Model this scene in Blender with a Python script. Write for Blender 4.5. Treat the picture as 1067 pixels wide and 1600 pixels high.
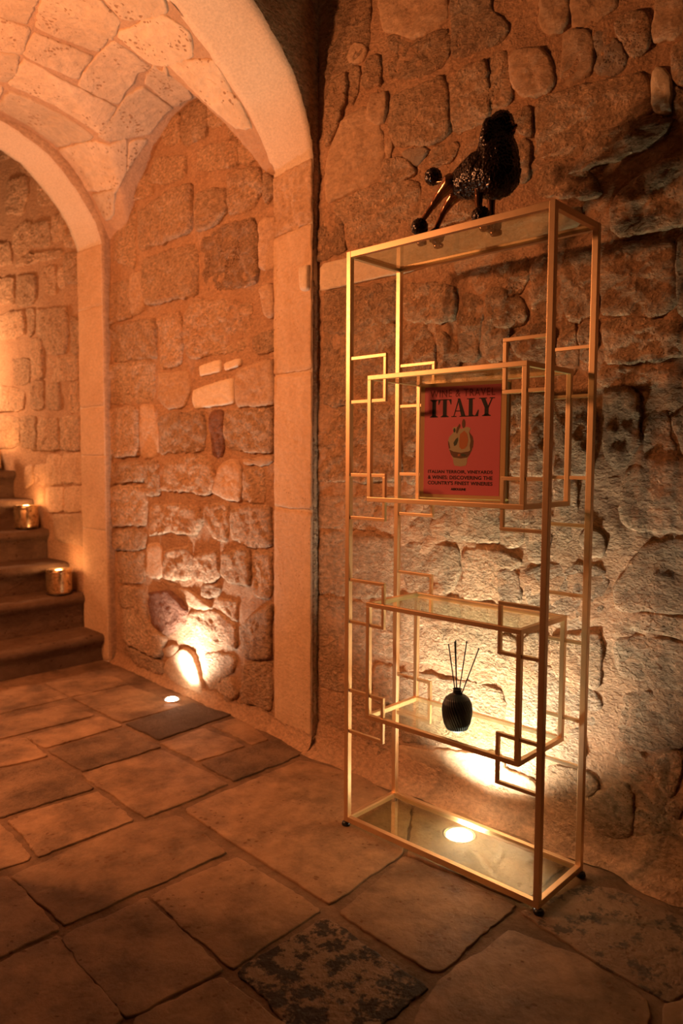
import bpy, bmesh, math, random
from mathutils import Vector, Matrix, noise

for _o in list(bpy.data.objects):
    bpy.data.objects.remove(_o)
scene = bpy.context.scene
COL = scene.collection

# ------------------------------------------------------------------ camera
cam_data = bpy.data.cameras.new('camera')
cam = bpy.data.objects.new('camera', cam_data)
COL.objects.link(cam)
_yaw, _pitch, _roll = -0.754287, -0.0705851, 0.00450635
_f = Vector((math.sin(_yaw)*math.cos(_pitch), math.cos(_yaw)*math.cos(_pitch), math.sin(_pitch)))
_r = _f.cross(Vector((0, 0, 1))).normalized()
_u = _r.cross(_f)
_r2 = _r*math.cos(_roll) + _u*math.sin(_roll)
_u2 = _u*math.cos(_roll) - _r*math.sin(_roll)
cam.matrix_world = Matrix(((_r2.x, _u2.x, -_f.x, 1.58779), (_r2.y, _u2.y, -_f.y, -1.70682),
                           (_r2.z, _u2.z, -_f.z, 1.16610), (0, 0, 0, 1)))
cam_data.sensor_fit = 'VERTICAL'
cam_data.sensor_height = 36
cam_data.sensor_width = 24
cam_data.lens = 26.156
cam_data.clip_start = 0.02
cam_data.dof.use_dof = True
cam_data.dof.focus_distance = 2.15
cam_data.dof.aperture_fstop = 2.8
scene.camera = cam

# ------------------------------------------------------------------ world, lamps, exposure
world = bpy.data.worlds.new('cellar_dark')
scene.world = world
world.use_nodes = True
_bg = world.node_tree.nodes['Background']
_bg.inputs[0].default_value = (1.0, 0.42, 0.2, 1)
_bg.inputs[1].default_value = 0.002

def lamp(name, kind, loc, energy, color, radius=0.06, target=None, angle=None, blend=1.0, parent=None):
    d = bpy.data.lights.new(name, kind)
    d.energy = energy
    d.color = color
    d.shadow_soft_size = radius
    o = bpy.data.objects.new(name, d)
    COL.objects.link(o)
    o.location = loc
    if target is not None:
        o.rotation_euler = (Vector(target) - Vector(loc)).to_track_quat('-Z', 'Y').to_euler()
    if kind == 'SPOT':
        d.spot_size = math.radians(angle)
        d.spot_blend = blend
    if parent is not None:
        o.parent = parent
    return o

WARM = (1.0, 0.38, 0.14)
UPLIGHT = (1.0, 0.92, 0.82)
lamp('bay_wall_lamp', 'SPOT', (-1.15, -1.31, 1.90), 70, WARM, 0.06, (-0.50, 0.40, 1.62), 172, 0.25)
lamp('bay_wall_lamp', 'SPOT', (-2.00, -1.70, 1.95), 68, WARM, 0.05, (-1.0, 0.40, 1.75), 170, 0.25)
lamp('stair_lamp', 'POINT', (-4.10, -0.05, 1.76), 55, (1.0, 0.52, 0.26), 0.12)
UP_POWER = 95.0

vs = scene.view_settings
vs.view_transform = 'Standard'
vs.look = 'None'
vs.gamma = 1.0
vs.use_curve_mapping = False
vs.exposure = 0.08
scene.cycles.diffuse_bounces = 2

# stone outlines in metres, measured on each surface
STONES = {
 'right': [
  ('', [(-0.474, 2.934), (-0.257, 2.845), (-0.264, 2.668), (-0.365, 2.616), (-0.477, 2.625)]),
  ('', [(-0.477, 2.618), (-0.374, 2.603), (-0.366, 2.494), (-0.434, 2.397), (-0.476, 2.369)]),
  ('s', [(-0.343, 2.681), (-0.268, 2.651), (-0.29, 2.605), (-0.356, 2.622)]),
  ('', [(-0.356, 2.603), (-0.298, 2.59), (-0.315, 2.503), (-0.346, 2.485), (-0.365, 2.545)]),
  ('', [(-0.281, 2.612), (-0.204, 2.597), (-0.199, 2.497), (-0.289, 2.514)]),
  ('s', [(-0.206, 2.824), (0.059, 2.715), (0.083, 2.615), (-0.028, 2.606), (-0.075, 2.617), (-0.18, 2.68)]),
  ('', [(-0.171, 2.659), (-0.043, 2.596), (0.076, 2.59), (0.089, 2.483), (-0.026, 2.47), (-0.161, 2.503)]),
  ('t', [(0.103, 2.698), (0.247, 2.639), (0.248, 2.573), (0.307, 2.518), (0.283, 2.474), (0.21, 2.473), (0.107, 2.482)]),
  ('', [(-0.161, 2.448), (-0.072, 2.437), (0.064, 2.439), (0.094, 2.372), (0.093, 2.252), (0.023, 2.231), (-0.134, 2.274), (-0.168, 2.37)]),
  ('', [(0.101, 2.422), (0.164, 2.428), (0.245, 2.423), (0.248, 2.257), (0.181, 2.243), (0.111, 2.247)]),
  ('s', [(-0.46, 2.298), (-0.396, 2.412), (-0.279, 2.448), (-0.201, 2.362), (-0.192, 2.259), (-0.216, 2.172), (-0.33, 2.161), (-0.466, 2.153)]),
  ('s', [(-0.254, 2.477), (-0.173, 2.458), (-0.172, 2.378), (-0.21, 2.364), (-0.262, 2.411)]),
  ('s', [(-0.176, 2.317), (-0.151, 2.304), (-0.15, 2.242), (-0.175, 2.23)]),
  ('g', [(-0.093, 2.233), (-0.015, 2.229), (-0.003, 2.191), (-0.045, 2.172)]),
  ('', [(0.023, 2.213), (0.119, 2.216), (0.134, 2.172), (0.054, 2.152), (0.016, 2.174)]),
  ('', [(-0.183, 2.226), (-0.101, 2.223), (-0.045, 2.159), (-0.116, 2.141), (-0.191, 2.165)]),
  ('', [(-0.442, 2.121), (-0.321, 2.146), (-0.208, 2.157), (-0.068, 2.142), (-0.028, 2.102), (-0.034, 1.958), (-0.172, 1.954), (-0.338, 1.96), (-0.376, 2.067)]),
  ('', [(-0.471, 2.107), (-0.394, 2.071), (-0.375, 1.954), (-0.529, 1.941), (-0.519, 2.036)]),
  ('', [(-0.005, 2.066), (0.185, 2.022), (0.214, 1.959), (0.043, 1.948), (-0.019, 1.973)]),
  ('', [(-0.479, 1.813), (-0.137, 1.8), (-0.127, 1.657), (-0.327, 1.651), (-0.483, 1.662)]),
  ('', [(-0.095, 1.784), (-0, 1.769), (0.12, 1.745), (0.129, 1.638), (-0.077, 1.648)]),
  ('', [(0.149, 1.717), (0.233, 1.693), (0.235, 1.613), (0.223, 1.499), (0.153, 1.505)]),
  ('', [(0.25, 1.702), (0.332, 1.696), (0.337, 1.488), (0.254, 1.496)]),
  ('', [(-0.483, 1.652), (-0.354, 1.644), (-0.352, 1.381), (-0.492, 1.381)]),
  ('', [(-0.327, 1.648), (-0.126, 1.651), (-0.115, 1.382), (-0.325, 1.373)]),
  ('', [(-0.497, 1.371), (-0.115, 1.357), (-0.111, 1.096), (-0.506, 1.083)]),
  ('', [(-0.093, 1.641), (0.002, 1.635), (0.041, 1.57), (0.044, 1.38), (-0.09, 1.381)]),
  ('', [(0.063, 1.604), (0.145, 1.553), (0.147, 1.458), (0.066, 1.464)]),
  ('', [(-0.082, 1.355), (0.006, 1.351), (0.01, 1.101), (-0.078, 1.099)]),
  ('', [(0.02, 1.456), (0.168, 1.445), (0.175, 1.075), (0.026, 1.089)]),
  ('', [(0.176, 1.444), (0.319, 1.434), (0.327, 1.079), (0.183, 1.075)]),
  ('', [(-0.506, 1.026), (-0.119, 1.036), (-0.117, 0.899), (-0.321, 0.897), (-0.506, 0.894)]),
  ('', [(-0.086, 1.063), (0.132, 1.07), (0.135, 0.903), (-0.084, 0.893)]),
  ('', [(0.143, 1.07), (0.31, 1.075), (0.314, 0.9), (0.15, 0.901)]),
  ('', [(-0.506, 0.871), (-0.358, 0.881), (-0.357, 0.643), (-0.505, 0.631)]),
  ('', [(-0.34, 0.876), (-0.117, 0.879), (-0.106, 0.669), (-0.338, 0.632)]),
  ('', [(-0.092, 0.868), (0.15, 0.875), (0.159, 0.79), (0.138, 0.713), (-0.048, 0.683), (-0.086, 0.764)]),
  ('', [(0.18, 0.859), (0.331, 0.878), (0.335, 0.715), (0.182, 0.706)]),
  ('', [(-0.515, 0.612), (-0.282, 0.625), (-0.25, 0.602), (-0.253, 0.449), (-0.504, 0.397)]),
  ('', [(-0.232, 0.611), (-0.11, 0.648), (-0.112, 0.454), (-0.23, 0.44)]),
  ('', [(-0.089, 0.658), (0.161, 0.691), (0.322, 0.689), (0.327, 0.482), (0.216, 0.46), (0.02, 0.453), (-0.086, 0.439)]),
  ('', [(-0.216, 0.385), (-0.111, 0.406), (-0.11, 0.264), (-0.215, 0.254)]),
  ('', [(-0.086, 0.391), (0.02, 0.406), (0.217, 0.415), (0.333, 0.41), (0.337, 0.248), (0.221, 0.192), (-0.074, 0.138)]),
  ('', [(-0.504, 0.395), (-0.253, 0.454), (-0.242, 0.289), (-0.354, 0.258), (-0.493, 0.249)]),
  ('', [(-0.504, 0.217), (-0.354, 0.243), (-0.242, 0.247), (-0.24, 0.093), (-0.432, 0.042), (-0.503, 0.105)]),
  ('', [(-0.214, 0.226), (-0.109, 0.237), (-0.107, 0.04), (-0.305, 0.019), (-0.305, 0.076), (-0.222, 0.098)]),
  ('s', [(-0.082, 0.109), (0.222, 0.173), (0.338, 0.194), (0.34, 0.079), (0.074, 0.034), (-0.081, 0.027)]),
  ('s', [(0.429, 2.554), (0.507, 2.522), (0.521, 2.437), (0.496, 2.426), (0.444, 2.428), (0.422, 2.469)]),
  ('s', [(0.515, 2.519), (0.661, 2.46), (0.632, 2.409), (0.529, 2.424)]),
  ('s', [(0.496, 2.416), (0.59, 2.383), (0.6, 2.323), (0.591, 2.282), (0.528, 2.263), (0.497, 2.284)]),
  ('g', [(0.601, 2.377), (0.638, 2.368), (0.686, 2.297), (0.69, 2.258), (0.636, 2.262), (0.607, 2.277)]),
  ('', [(0.658, 2.375), (0.713, 2.392), (0.743, 2.371), (0.755, 2.31), (0.732, 2.272), (0.702, 2.273)]),
  ('s', [(0.777, 2.412), (0.859, 2.379), (0.862, 2.275), (0.789, 2.289), (0.764, 2.316)]),
  ('', [(0.813, 2.261), (0.863, 2.257), (0.867, 2.152), (0.821, 2.176)]),
  ('', [(0.419, 2.247), (0.529, 2.248), (0.637, 2.237), (0.734, 2.214), (0.756, 2.122), (0.747, 2.101), (0.672, 2.104), (0.567, 2.06), (0.423, 2.078)]),
  ('p', [(0.763, 2.214), (0.808, 2.203), (0.818, 2.103), (0.771, 2.108)]),
  ('', [(0.821, 2.157), (0.868, 2.133), (0.87, 2.064), (0.833, 2.08)]),
  ('', [(0.62, 2.095), (0.772, 2.087), (0.819, 2.075), (0.774, 2.023), (0.649, 2.008), (0.535, 2.01), (0.573, 2.043)]),
  ('', [(0.659, 1.859), (0.678, 1.909), (0.762, 1.956), (0.874, 1.96), (0.879, 1.802), (0.782, 1.794), (0.671, 1.801)]),
  ('', [(0.417, 2.066), (0.534, 2.048), (0.602, 1.98), (0.625, 1.924), (0.456, 1.953), (0.413, 2.006)]),
  ('', [(0.333, 2.231), (0.398, 2.238), (0.403, 2.168), (0.394, 2.149), (0.347, 2.184)]),
  ('s', [(0.329, 2.42), (0.415, 2.4), (0.463, 2.352), (0.471, 2.272), (0.4, 2.274), (0.341, 2.293), (0.33, 2.361)]),
  ('', [(0.231, 2.466), (0.297, 2.437), (0.321, 2.364), (0.32, 2.273), (0.235, 2.288)]),
  ('', [(0.36, 2.148), (0.397, 2.138), (0.403, 2.019), (0.363, 2.029)]),
  ('', [(0.651, 1.78), (0.83, 1.756), (0.844, 1.635), (0.832, 1.575), (0.765, 1.567), (0.646, 1.585), (0.632, 1.713)]),
  ('', [(0.854, 1.756), (0.881, 1.751), (0.888, 1.568), (0.855, 1.577)]),
  ('', [(0.272, 1.791), (0.388, 1.787), (0.402, 1.714), (0.371, 1.686), (0.274, 1.694)]),
  ('', [(0.413, 1.772), (0.478, 1.787), (0.483, 1.595), (0.442, 1.589), (0.415, 1.658)]),
  ('', [(0.519, 1.774), (0.614, 1.772), (0.622, 1.588), (0.541, 1.582), (0.516, 1.664)]),
  ('', [(0.274, 1.677), (0.384, 1.673), (0.392, 1.589), (0.316, 1.587), (0.276, 1.598)]),
  ('', [(0.405, 1.577), (0.478, 1.574), (0.481, 1.455), (0.395, 1.473), (0.343, 1.534)]),
  ('', [(0.508, 1.56), (0.559, 1.564), (0.573, 1.479), (0.557, 1.428), (0.517, 1.442)]),
  ('', [(0.576, 1.562), (0.625, 1.572), (0.634, 1.463), (0.584, 1.462)]),
  ('', [(0.647, 1.567), (0.775, 1.553), (0.838, 1.546), (0.889, 1.544), (0.892, 1.459), (0.818, 1.437), (0.661, 1.451)]),
  ('', [(0.645, 1.434), (0.818, 1.423), (0.843, 1.384), (0.771, 1.375), (0.652, 1.387)]),
  ('', [(0.653, 1.362), (0.746, 1.361), (0.763, 1.301), (0.761, 1.211), (0.722, 1.16), (0.659, 1.155)]),
  ('', [(0.776, 1.29), (0.837, 1.303), (0.841, 1.239), (0.864, 1.185), (0.802, 1.176), (0.774, 1.211)]),
  ('', [(0.847, 1.273), (0.897, 1.314), (0.901, 1.19), (0.874, 1.19)]),
  ('h', [(0.723, 1.145), (0.783, 1.161), (0.902, 1.171), (0.909, 0.978), (0.858, 0.972), (0.774, 0.971), (0.717, 1.001), (0.712, 1.068)]),
  ('', [(0.347, 1.374), (0.483, 1.371), (0.49, 1.126), (0.353, 1.118)]),
  ('', [(0.501, 1.354), (0.621, 1.348), (0.627, 1.128), (0.508, 1.121)]),
  ('', [(0.314, 1.103), (0.392, 1.099), (0.396, 0.912), (0.325, 0.892), (0.318, 0.9)]),
  ('', [(0.404, 1.105), (0.49, 1.102), (0.493, 0.867), (0.417, 0.854)]),
  ('', [(0.508, 1.108), (0.578, 1.104), (0.58, 0.916), (0.573, 0.869), (0.514, 0.871)]),
  ('s', [(0.59, 0.954), (0.632, 0.962), (0.674, 0.923), (0.656, 0.887), (0.601, 0.89)]),
  ('', [(0.278, 0.864), (0.378, 0.873), (0.392, 0.831), (0.346, 0.822), (0.279, 0.84)]),
  ('t', [(0.314, 0.806), (0.386, 0.819), (0.401, 0.711), (0.322, 0.706)]),
  ('t', [(0.414, 0.811), (0.485, 0.846), (0.624, 0.855), (0.668, 0.849), (0.666, 0.742), (0.624, 0.671), (0.55, 0.649), (0.44, 0.688), (0.419, 0.748)]),
  ('', [(0.41, 0.614), (0.491, 0.622), (0.493, 0.548), (0.418, 0.534)]),
  ('', [(0.509, 0.619), (0.663, 0.667), (0.667, 0.538), (0.646, 0.485), (0.518, 0.508)]),
  ('', [(0.291, 0.588), (0.378, 0.603), (0.387, 0.481), (0.301, 0.446)]),
  ('t', [(0.412, 0.516), (0.493, 0.526), (0.646, 0.474), (0.664, 0.447), (0.644, 0.364), (0.423, 0.319)]),
  ('', [(0.79, 0.938), (0.91, 0.957), (0.917, 0.76), (0.816, 0.756), (0.725, 0.737), (0.707, 0.801), (0.752, 0.873)]),
  ('', [(0.716, 0.702), (0.752, 0.728), (0.917, 0.745), (0.92, 0.682), (0.819, 0.682), (0.722, 0.682)]),
  ('', [(0.717, 0.66), (0.794, 0.668), (0.92, 0.669), (0.925, 0.539), (0.824, 0.542), (0.72, 0.549), (0.713, 0.612)]),
  ('', [(0.744, 0.488), (0.774, 0.505), (0.925, 0.524), (0.93, 0.402), (0.81, 0.354), (0.748, 0.345), (0.721, 0.375), (0.74, 0.444)]),
  ('', [(0.728, 0.318), (0.795, 0.337), (0.817, 0.275), (0.849, 0.222), (0.814, 0.211), (0.761, 0.253)]),
  ('', [(0.821, 0.318), (0.907, 0.368), (0.905, 0.302), (0.883, 0.238), (0.853, 0.25)]),
  ('', [(0.864, 0.212), (0.907, 0.231), (0.913, 0.197), (0.875, 0.179)]),
  ('t', [(0.505, 0.313), (0.61, 0.358), (0.613, 0.247), (0.507, 0.233)]),
  ('', [(0.304, 0.285), (0.378, 0.316), (0.379, 0.245), (0.306, 0.206)]),
  ('s', [(0.308, 0.14), (0.472, 0.142), (0.473, 0.095), (0.309, 0.066)]),
  ('', [(0.508, 0.205), (0.631, 0.219), (0.672, 0.182), (0.616, 0.141), (0.602, 0.029), (0.554, 0.052), (0.51, 0.13)]),
  ('', [(0.634, 0.141), (0.752, 0.234), (0.78, 0.173), (0.767, 0.067), (0.637, 0.036)]),
  ('', [(0.79, 0.166), (0.885, 0.167), (0.938, 0.18), (0.941, 0.074), (0.865, 0.06), (0.788, 0.074)]),
 ],
 'bay': [
  ('', [(-1.524, 2.851), (-1.331, 2.829), (-1.306, 2.813), (-1.319, 2.663), (-1.481, 2.666), (-1.534, 2.714)]),
  ('', [(-1.289, 2.807), (-1.153, 2.761), (-1.154, 2.671), (-1.222, 2.674), (-1.29, 2.707)]),
  ('', [(-1.717, 2.814), (-1.547, 2.828), (-1.55, 2.703), (-1.686, 2.727)]),
  ('', [(-1.14, 2.735), (-1.026, 2.658), (-1.001, 2.594), (-1.116, 2.587), (-1.141, 2.66)]),
  ('', [(-1.026, 2.588), (-0.928, 2.551), (-0.905, 2.447), (-1.04, 2.45)]),
  ('', [(-1.392, 2.625), (-1.223, 2.597), (-1.052, 2.56), (-1.065, 2.457), (-1.197, 2.479), (-1.394, 2.525)]),
  ('', [(-1.789, 2.683), (-1.513, 2.629), (-1.515, 2.527), (-1.674, 2.537), (-1.792, 2.567)]),
  ('', [(-2.1, 2.665), (-1.825, 2.626), (-1.828, 2.526), (-2.009, 2.537), (-2.142, 2.565)]),
  ('', [(-1.9, 2.476), (-1.676, 2.488), (-1.439, 2.475), (-1.443, 2.265), (-1.731, 2.253), (-1.961, 2.274), (-1.973, 2.476)]),
  ('', [(-2.224, 2.499), (-2.01, 2.494), (-2.02, 2.189), (-2.263, 2.288)]),
  ('', [(-1.381, 2.414), (-1.281, 2.404), (-1.158, 2.372), (-1.159, 2.269), (-1.283, 2.238), (-1.384, 2.252)]),
  ('', [(-1.117, 2.435), (-0.917, 2.409), (-0.87, 2.313), (-0.967, 2.246), (-1.119, 2.26)]),
  ('', [(-0.864, 2.373), (-0.807, 2.33), (-0.795, 2.266), (-0.847, 2.238), (-0.859, 2.296)]),
  ('d', [(-1.385, 2.205), (-1.173, 2.221), (-0.943, 2.198), (-0.919, 2.101), (-0.938, 1.927), (-1.316, 1.948), (-1.373, 2.039)]),
  ('', [(-1.908, 2.211), (-1.649, 2.203), (-1.43, 2.191), (-1.401, 2.107), (-1.419, 1.953), (-1.655, 1.965), (-1.861, 1.961), (-1.913, 2.047)]),
  ('s', [(-0.895, 2.18), (-0.784, 2.169), (-0.785, 1.97), (-0.908, 1.986)]),
  ('', [(-2.3, 2.142), (-2.079, 2.141), (-2.066, 1.933), (-2.329, 1.931)]),
  ('s', [(-2.05, 2.145), (-1.919, 2.149), (-1.924, 1.967), (-2.047, 1.94)]),
  ('', [(-2.33, 1.912), (-1.81, 1.89), (-1.798, 1.691), (-2.295, 1.71)]),
  ('', [(-1.775, 1.877), (-1.559, 1.897), (-1.538, 1.764), (-1.564, 1.635), (-1.764, 1.632)]),
  ('', [(-1.497, 1.872), (-1.404, 1.931), (-0.97, 1.85), (-0.971, 1.662), (-1.073, 1.651), (-1.47, 1.659), (-1.514, 1.761)]),
  ('s', [(-0.884, 1.894), (-0.802, 1.888), (-0.797, 1.769), (-0.861, 1.778)]),
  ('', [(-0.946, 1.688), (-0.803, 1.714), (-0.803, 1.623), (-0.922, 1.621)]),
  ('b', [(-1.395, 1.612), (-1.201, 1.626), (-1.194, 1.564), (-1.381, 1.555)]),
  ('b', [(-1.18, 1.608), (-1.034, 1.617), (-1.041, 1.581), (-1.167, 1.565)]),
  ('b', [(-1.442, 1.503), (-1.1, 1.537), (-1.095, 1.412), (-1.428, 1.405), (-1.458, 1.447)]),
  ('s', [(-1.765, 1.602), (-1.502, 1.597), (-1.472, 1.521), (-1.537, 1.427), (-1.667, 1.425), (-1.751, 1.472)]),
  ('s', [(-1.074, 1.554), (-0.803, 1.588), (-0.804, 1.401), (-1.062, 1.4)]),
  ('', [(-2.317, 1.698), (-1.833, 1.681), (-1.839, 1.463), (-2.325, 1.47)]),
  ('', [(-2.326, 1.447), (-1.996, 1.44), (-2.004, 1.186), (-2.337, 1.177)]),
  ('s', [(-1.971, 1.444), (-1.84, 1.442), (-1.8, 1.27), (-1.811, 1.186), (-1.979, 1.182)]),
  ('', [(-1.779, 1.391), (-1.369, 1.391), (-1.341, 1.278), (-1.357, 1.206), (-1.639, 1.199), (-1.784, 1.19)]),
  ('r', [(-1.296, 1.372), (-1.19, 1.375), (-1.192, 1.181), (-1.298, 1.189)]),
  ('', [(-1.172, 1.386), (-0.816, 1.384), (-0.816, 1.192), (-0.999, 1.2), (-1.171, 1.22)]),
  ('', [(-2.338, 1.139), (-1.958, 1.146), (-1.961, 1.046), (-2.343, 1.017)]),
  ('', [(-1.939, 1.137), (-1.794, 1.147), (-1.781, 0.98), (-1.926, 0.965)]),
  ('', [(-1.725, 1.138), (-1.448, 1.182), (-1.313, 1.165), (-1.271, 1.086), (-1.301, 0.997), (-1.627, 1.002), (-1.763, 0.998)]),
  ('s', [(-1.214, 1.119), (-1.117, 1.166), (-1.041, 1.136), (-1.053, 0.976), (-1.16, 0.987), (-1.272, 1.007)]),
  ('', [(-1.022, 1.121), (-0.882, 1.123), (-0.877, 0.98), (-1.029, 0.977)]),
  ('s', [(-1.012, 1.166), (-0.828, 1.174), (-0.828, 1.138), (-1.013, 1.144)]),
  ('', [(-2.322, 0.998), (-1.98, 1.022), (-1.936, 0.937), (-1.939, 0.814), (-2.309, 0.775)]),
  ('', [(-2.3, 0.746), (-1.949, 0.786), (-1.952, 0.68), (-2.293, 0.639)]),
  ('', [(-1.89, 0.921), (-1.406, 0.936), (-1.369, 0.881), (-1.431, 0.794), (-1.682, 0.792), (-1.895, 0.749)]),
  ('', [(-1.346, 0.943), (-1.16, 0.952), (-1.162, 0.791), (-1.275, 0.798), (-1.34, 0.866)]),
  ('', [(-1.12, 0.939), (-0.829, 0.968), (-0.829, 0.79), (-0.977, 0.776), (-1.121, 0.795)]),
  ('', [(-2.272, 0.622), (-1.972, 0.66), (-1.948, 0.496), (-2.279, 0.445)]),
  ('s', [(-1.918, 0.702), (-1.788, 0.713), (-1.755, 0.609), (-1.774, 0.54), (-1.923, 0.536)]),
  ('', [(-1.727, 0.687), (-1.49, 0.726), (-1.49, 0.566), (-1.731, 0.543)]),
  ('', [(-1.457, 0.683), (-1.247, 0.728), (-1.241, 0.616), (-1.292, 0.578), (-1.451, 0.568)]),
  ('', [(-1.205, 0.724), (-0.99, 0.764), (-0.985, 0.597), (-1.137, 0.597), (-1.206, 0.62)]),
  ('', [(-0.965, 0.759), (-0.83, 0.757), (-0.83, 0.565), (-0.953, 0.563)]),
  ('', [(-2.258, 0.433), (-1.978, 0.451), (-1.971, 0.377), (-2.079, 0.333), (-2.262, 0.315)]),
  ('r', [(-1.931, 0.443), (-1.689, 0.467), (-1.525, 0.416), (-1.551, 0.326), (-1.729, 0.242), (-1.89, 0.269)]),
  ('', [(-1.509, 0.389), (-1.309, 0.437), (-1.098, 0.398), (-1.106, 0.286), (-1.253, 0.28), (-1.495, 0.31)]),
  ('s', [(-1.621, 0.498), (-1.523, 0.507), (-1.302, 0.458), (-1.369, 0.432), (-1.509, 0.427)]),
  ('', [(-1.265, 0.496), (-1.09, 0.513), (-1.091, 0.411), (-1.222, 0.454)]),
  ('', [(-1.374, 0.555), (-1.221, 0.567), (-1.265, 0.5), (-1.368, 0.486)]),
  ('', [(-1.058, 0.401), (-0.83, 0.536), (-0.831, 0.302), (-1.033, 0.261)]),
  ('s', [(-1.715, 0.101), (-1.545, 0.197), (-1.473, 0.185), (-1.382, 0.068), (-1.368, -0.009), (-1.533, -0.005), (-1.717, 0.038)]),
  ('', [(-1.365, 0.219), (-1.168, 0.242), (-1.093, 0.233), (-1.142, 0.155), (-1.241, 0.117), (-1.228, 0.021), (-1.315, 0.004), (-1.34, 0.145)]),
  ('', [(-1.212, 0.119), (-1.128, 0.138), (-1.081, 0.065), (-1.171, 0.015), (-1.242, 0.043)]),
  ('', [(-1.033, 0.226), (-0.831, 0.283), (-0.832, 0.065), (-1.048, 0.057)]),
  ('', [(-2.242, 0.294), (-1.98, 0.38), (-1.918, 0.255), (-1.738, 0.223), (-1.785, 0.114), (-2.007, 0.108), (-2.228, 0.114)]),
  ('', [(-2.187, 0.092), (-2.008, 0.093), (-1.786, 0.087), (-1.752, 0.021), (-2.03, 0.008)]),
  ('s', [(-1.745, 0.158), (-1.628, 0.203), (-1.611, 0.171), (-1.697, 0.123)]),
 ],
 'stair': [
  ('', [(-3.744, 3.447), (-3.427, 3.311), (-3.361, 3.205), (-3.53, 3.16), (-3.761, 3.197)]),
  ('', [(-3.359, 3.076), (-3.201, 3.079), (-3.198, 2.968), (-3.319, 3.006)]),
  ('', [(-3.136, 3.018), (-3.006, 2.948), (-3.04, 2.928), (-3.157, 2.946)]),
  ('', [(-3.117, 2.896), (-2.961, 2.883), (-2.87, 2.807), (-2.914, 2.718), (-3.091, 2.758)]),
  ('', [(-2.838, 2.821), (-2.735, 2.74), (-2.715, 2.673), (-2.836, 2.707)]),
  ('', [(-3.54, 2.999), (-3.285, 2.982), (-3.239, 2.866), (-3.334, 2.752), (-3.572, 2.803)]),
  ('', [(-3.466, 2.679), (-3.214, 2.681), (-3.223, 2.532), (-3.368, 2.475), (-3.493, 2.552)]),
  ('', [(-3.182, 2.651), (-2.966, 2.629), (-2.965, 2.483), (-3.189, 2.518)]),
  ('', [(-2.918, 2.633), (-2.754, 2.64), (-2.761, 2.487), (-2.925, 2.497)]),
  ('', [(-2.725, 2.633), (-2.63, 2.602), (-2.603, 2.538), (-2.721, 2.535)]),
  ('', [(-2.746, 2.491), (-2.562, 2.496), (-2.552, 2.398), (-2.756, 2.43)]),
  ('', [(-3.799, 2.658), (-3.528, 2.598), (-3.517, 2.47), (-3.81, 2.496)]),
  ('', [(-3.405, 2.466), (-3.209, 2.477), (-2.818, 2.427), (-2.82, 2.385), (-3.408, 2.428)]),
  ('', [(-3.448, 2.372), (-3.181, 2.344), (-3.172, 2.207), (-3.226, 2.161), (-3.46, 2.178)]),
  ('', [(-3.062, 2.354), (-2.9, 2.341), (-2.892, 2.181), (-3.054, 2.204)]),
  ('', [(-2.758, 2.395), (-2.575, 2.368), (-2.582, 2.197), (-2.765, 2.233)]),
  ('', [(-3.816, 2.415), (-3.486, 2.37), (-3.496, 2.206), (-3.829, 2.236)]),
  ('', [(-2.862, 2.327), (-2.777, 2.32), (-2.782, 2.207), (-2.859, 2.212)]),
  ('', [(-3.834, 2.157), (-3.352, 2.135), (-3.344, 1.978), (-3.606, 1.975), (-3.845, 2)]),
  ('', [(-3.316, 2.138), (-3.197, 2.129), (-3.192, 1.992), (-3.273, 1.955)]),
  ('', [(-3.168, 2.114), (-2.772, 2.08), (-2.748, 1.941), (-2.785, 1.809), (-3.007, 1.822), (-3.168, 1.966)]),
  ('', [(-2.699, 2.021), (-2.606, 1.967), (-2.621, 1.786), (-2.708, 1.823)]),
  ('', [(-3.538, 1.831), (-3.29, 1.809), (-3.299, 1.662), (-3.53, 1.661)]),
  ('', [(-3.257, 1.922), (-3.102, 1.921), (-3.089, 1.686), (-3.27, 1.695)]),
  ('', [(-3.008, 1.803), (-2.636, 1.77), (-2.642, 1.632), (-3.016, 1.65)]),
  ('', [(-3.273, 1.652), (-3.099, 1.66), (-3.091, 1.481), (-3.264, 1.488)]),
  ('', [(-3.034, 1.622), (-2.887, 1.627), (-2.879, 1.472), (-3.041, 1.478)]),
  ('', [(-2.748, 1.611), (-2.62, 1.617), (-2.62, 1.443), (-2.755, 1.448)]),
  ('', [(-3.867, 1.683), (-3.569, 1.647), (-3.384, 1.604), (-3.409, 1.486), (-3.88, 1.497)]),
  ('', [(-3.883, 1.464), (-3.468, 1.44), (-3.48, 1.239), (-3.899, 1.233)]),
  ('', [(-3.44, 1.439), (-3.214, 1.432), (-3.208, 1.229), (-3.452, 1.238)]),
  ('', [(-3.177, 1.415), (-2.914, 1.413), (-2.907, 1.219), (-3.187, 1.221)]),
  ('', [(-2.881, 1.42), (-2.614, 1.417), (-2.622, 1.218), (-2.875, 1.219)]),
  ('s', [(-3.249, 1.116), (-3.088, 1.118), (-3.094, 1.004), (-3.256, 1)]),
  ('s', [(-3.058, 1.179), (-2.866, 1.179), (-2.874, 1.01), (-3.067, 1.005)]),
  ('s', [(-2.834, 1.189), (-2.621, 1.199), (-2.619, 1.016), (-2.842, 1.021)]),
  ('s', [(-3.095, 0.973), (-2.854, 0.98), (-2.85, 0.841), (-3.081, 0.819)]),
  ('s', [(-2.823, 0.981), (-2.6, 0.998), (-2.606, 0.853), (-2.83, 0.832)]),
  ('s', [(-3.395, 1.093), (-3.273, 1.116), (-3.28, 1), (-3.403, 0.964)]),
  ('s', [(-2.97, 0.804), (-2.597, 0.825), (-2.595, 0.631), (-2.978, 0.65)]),
 ],
 'vault': [
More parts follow.
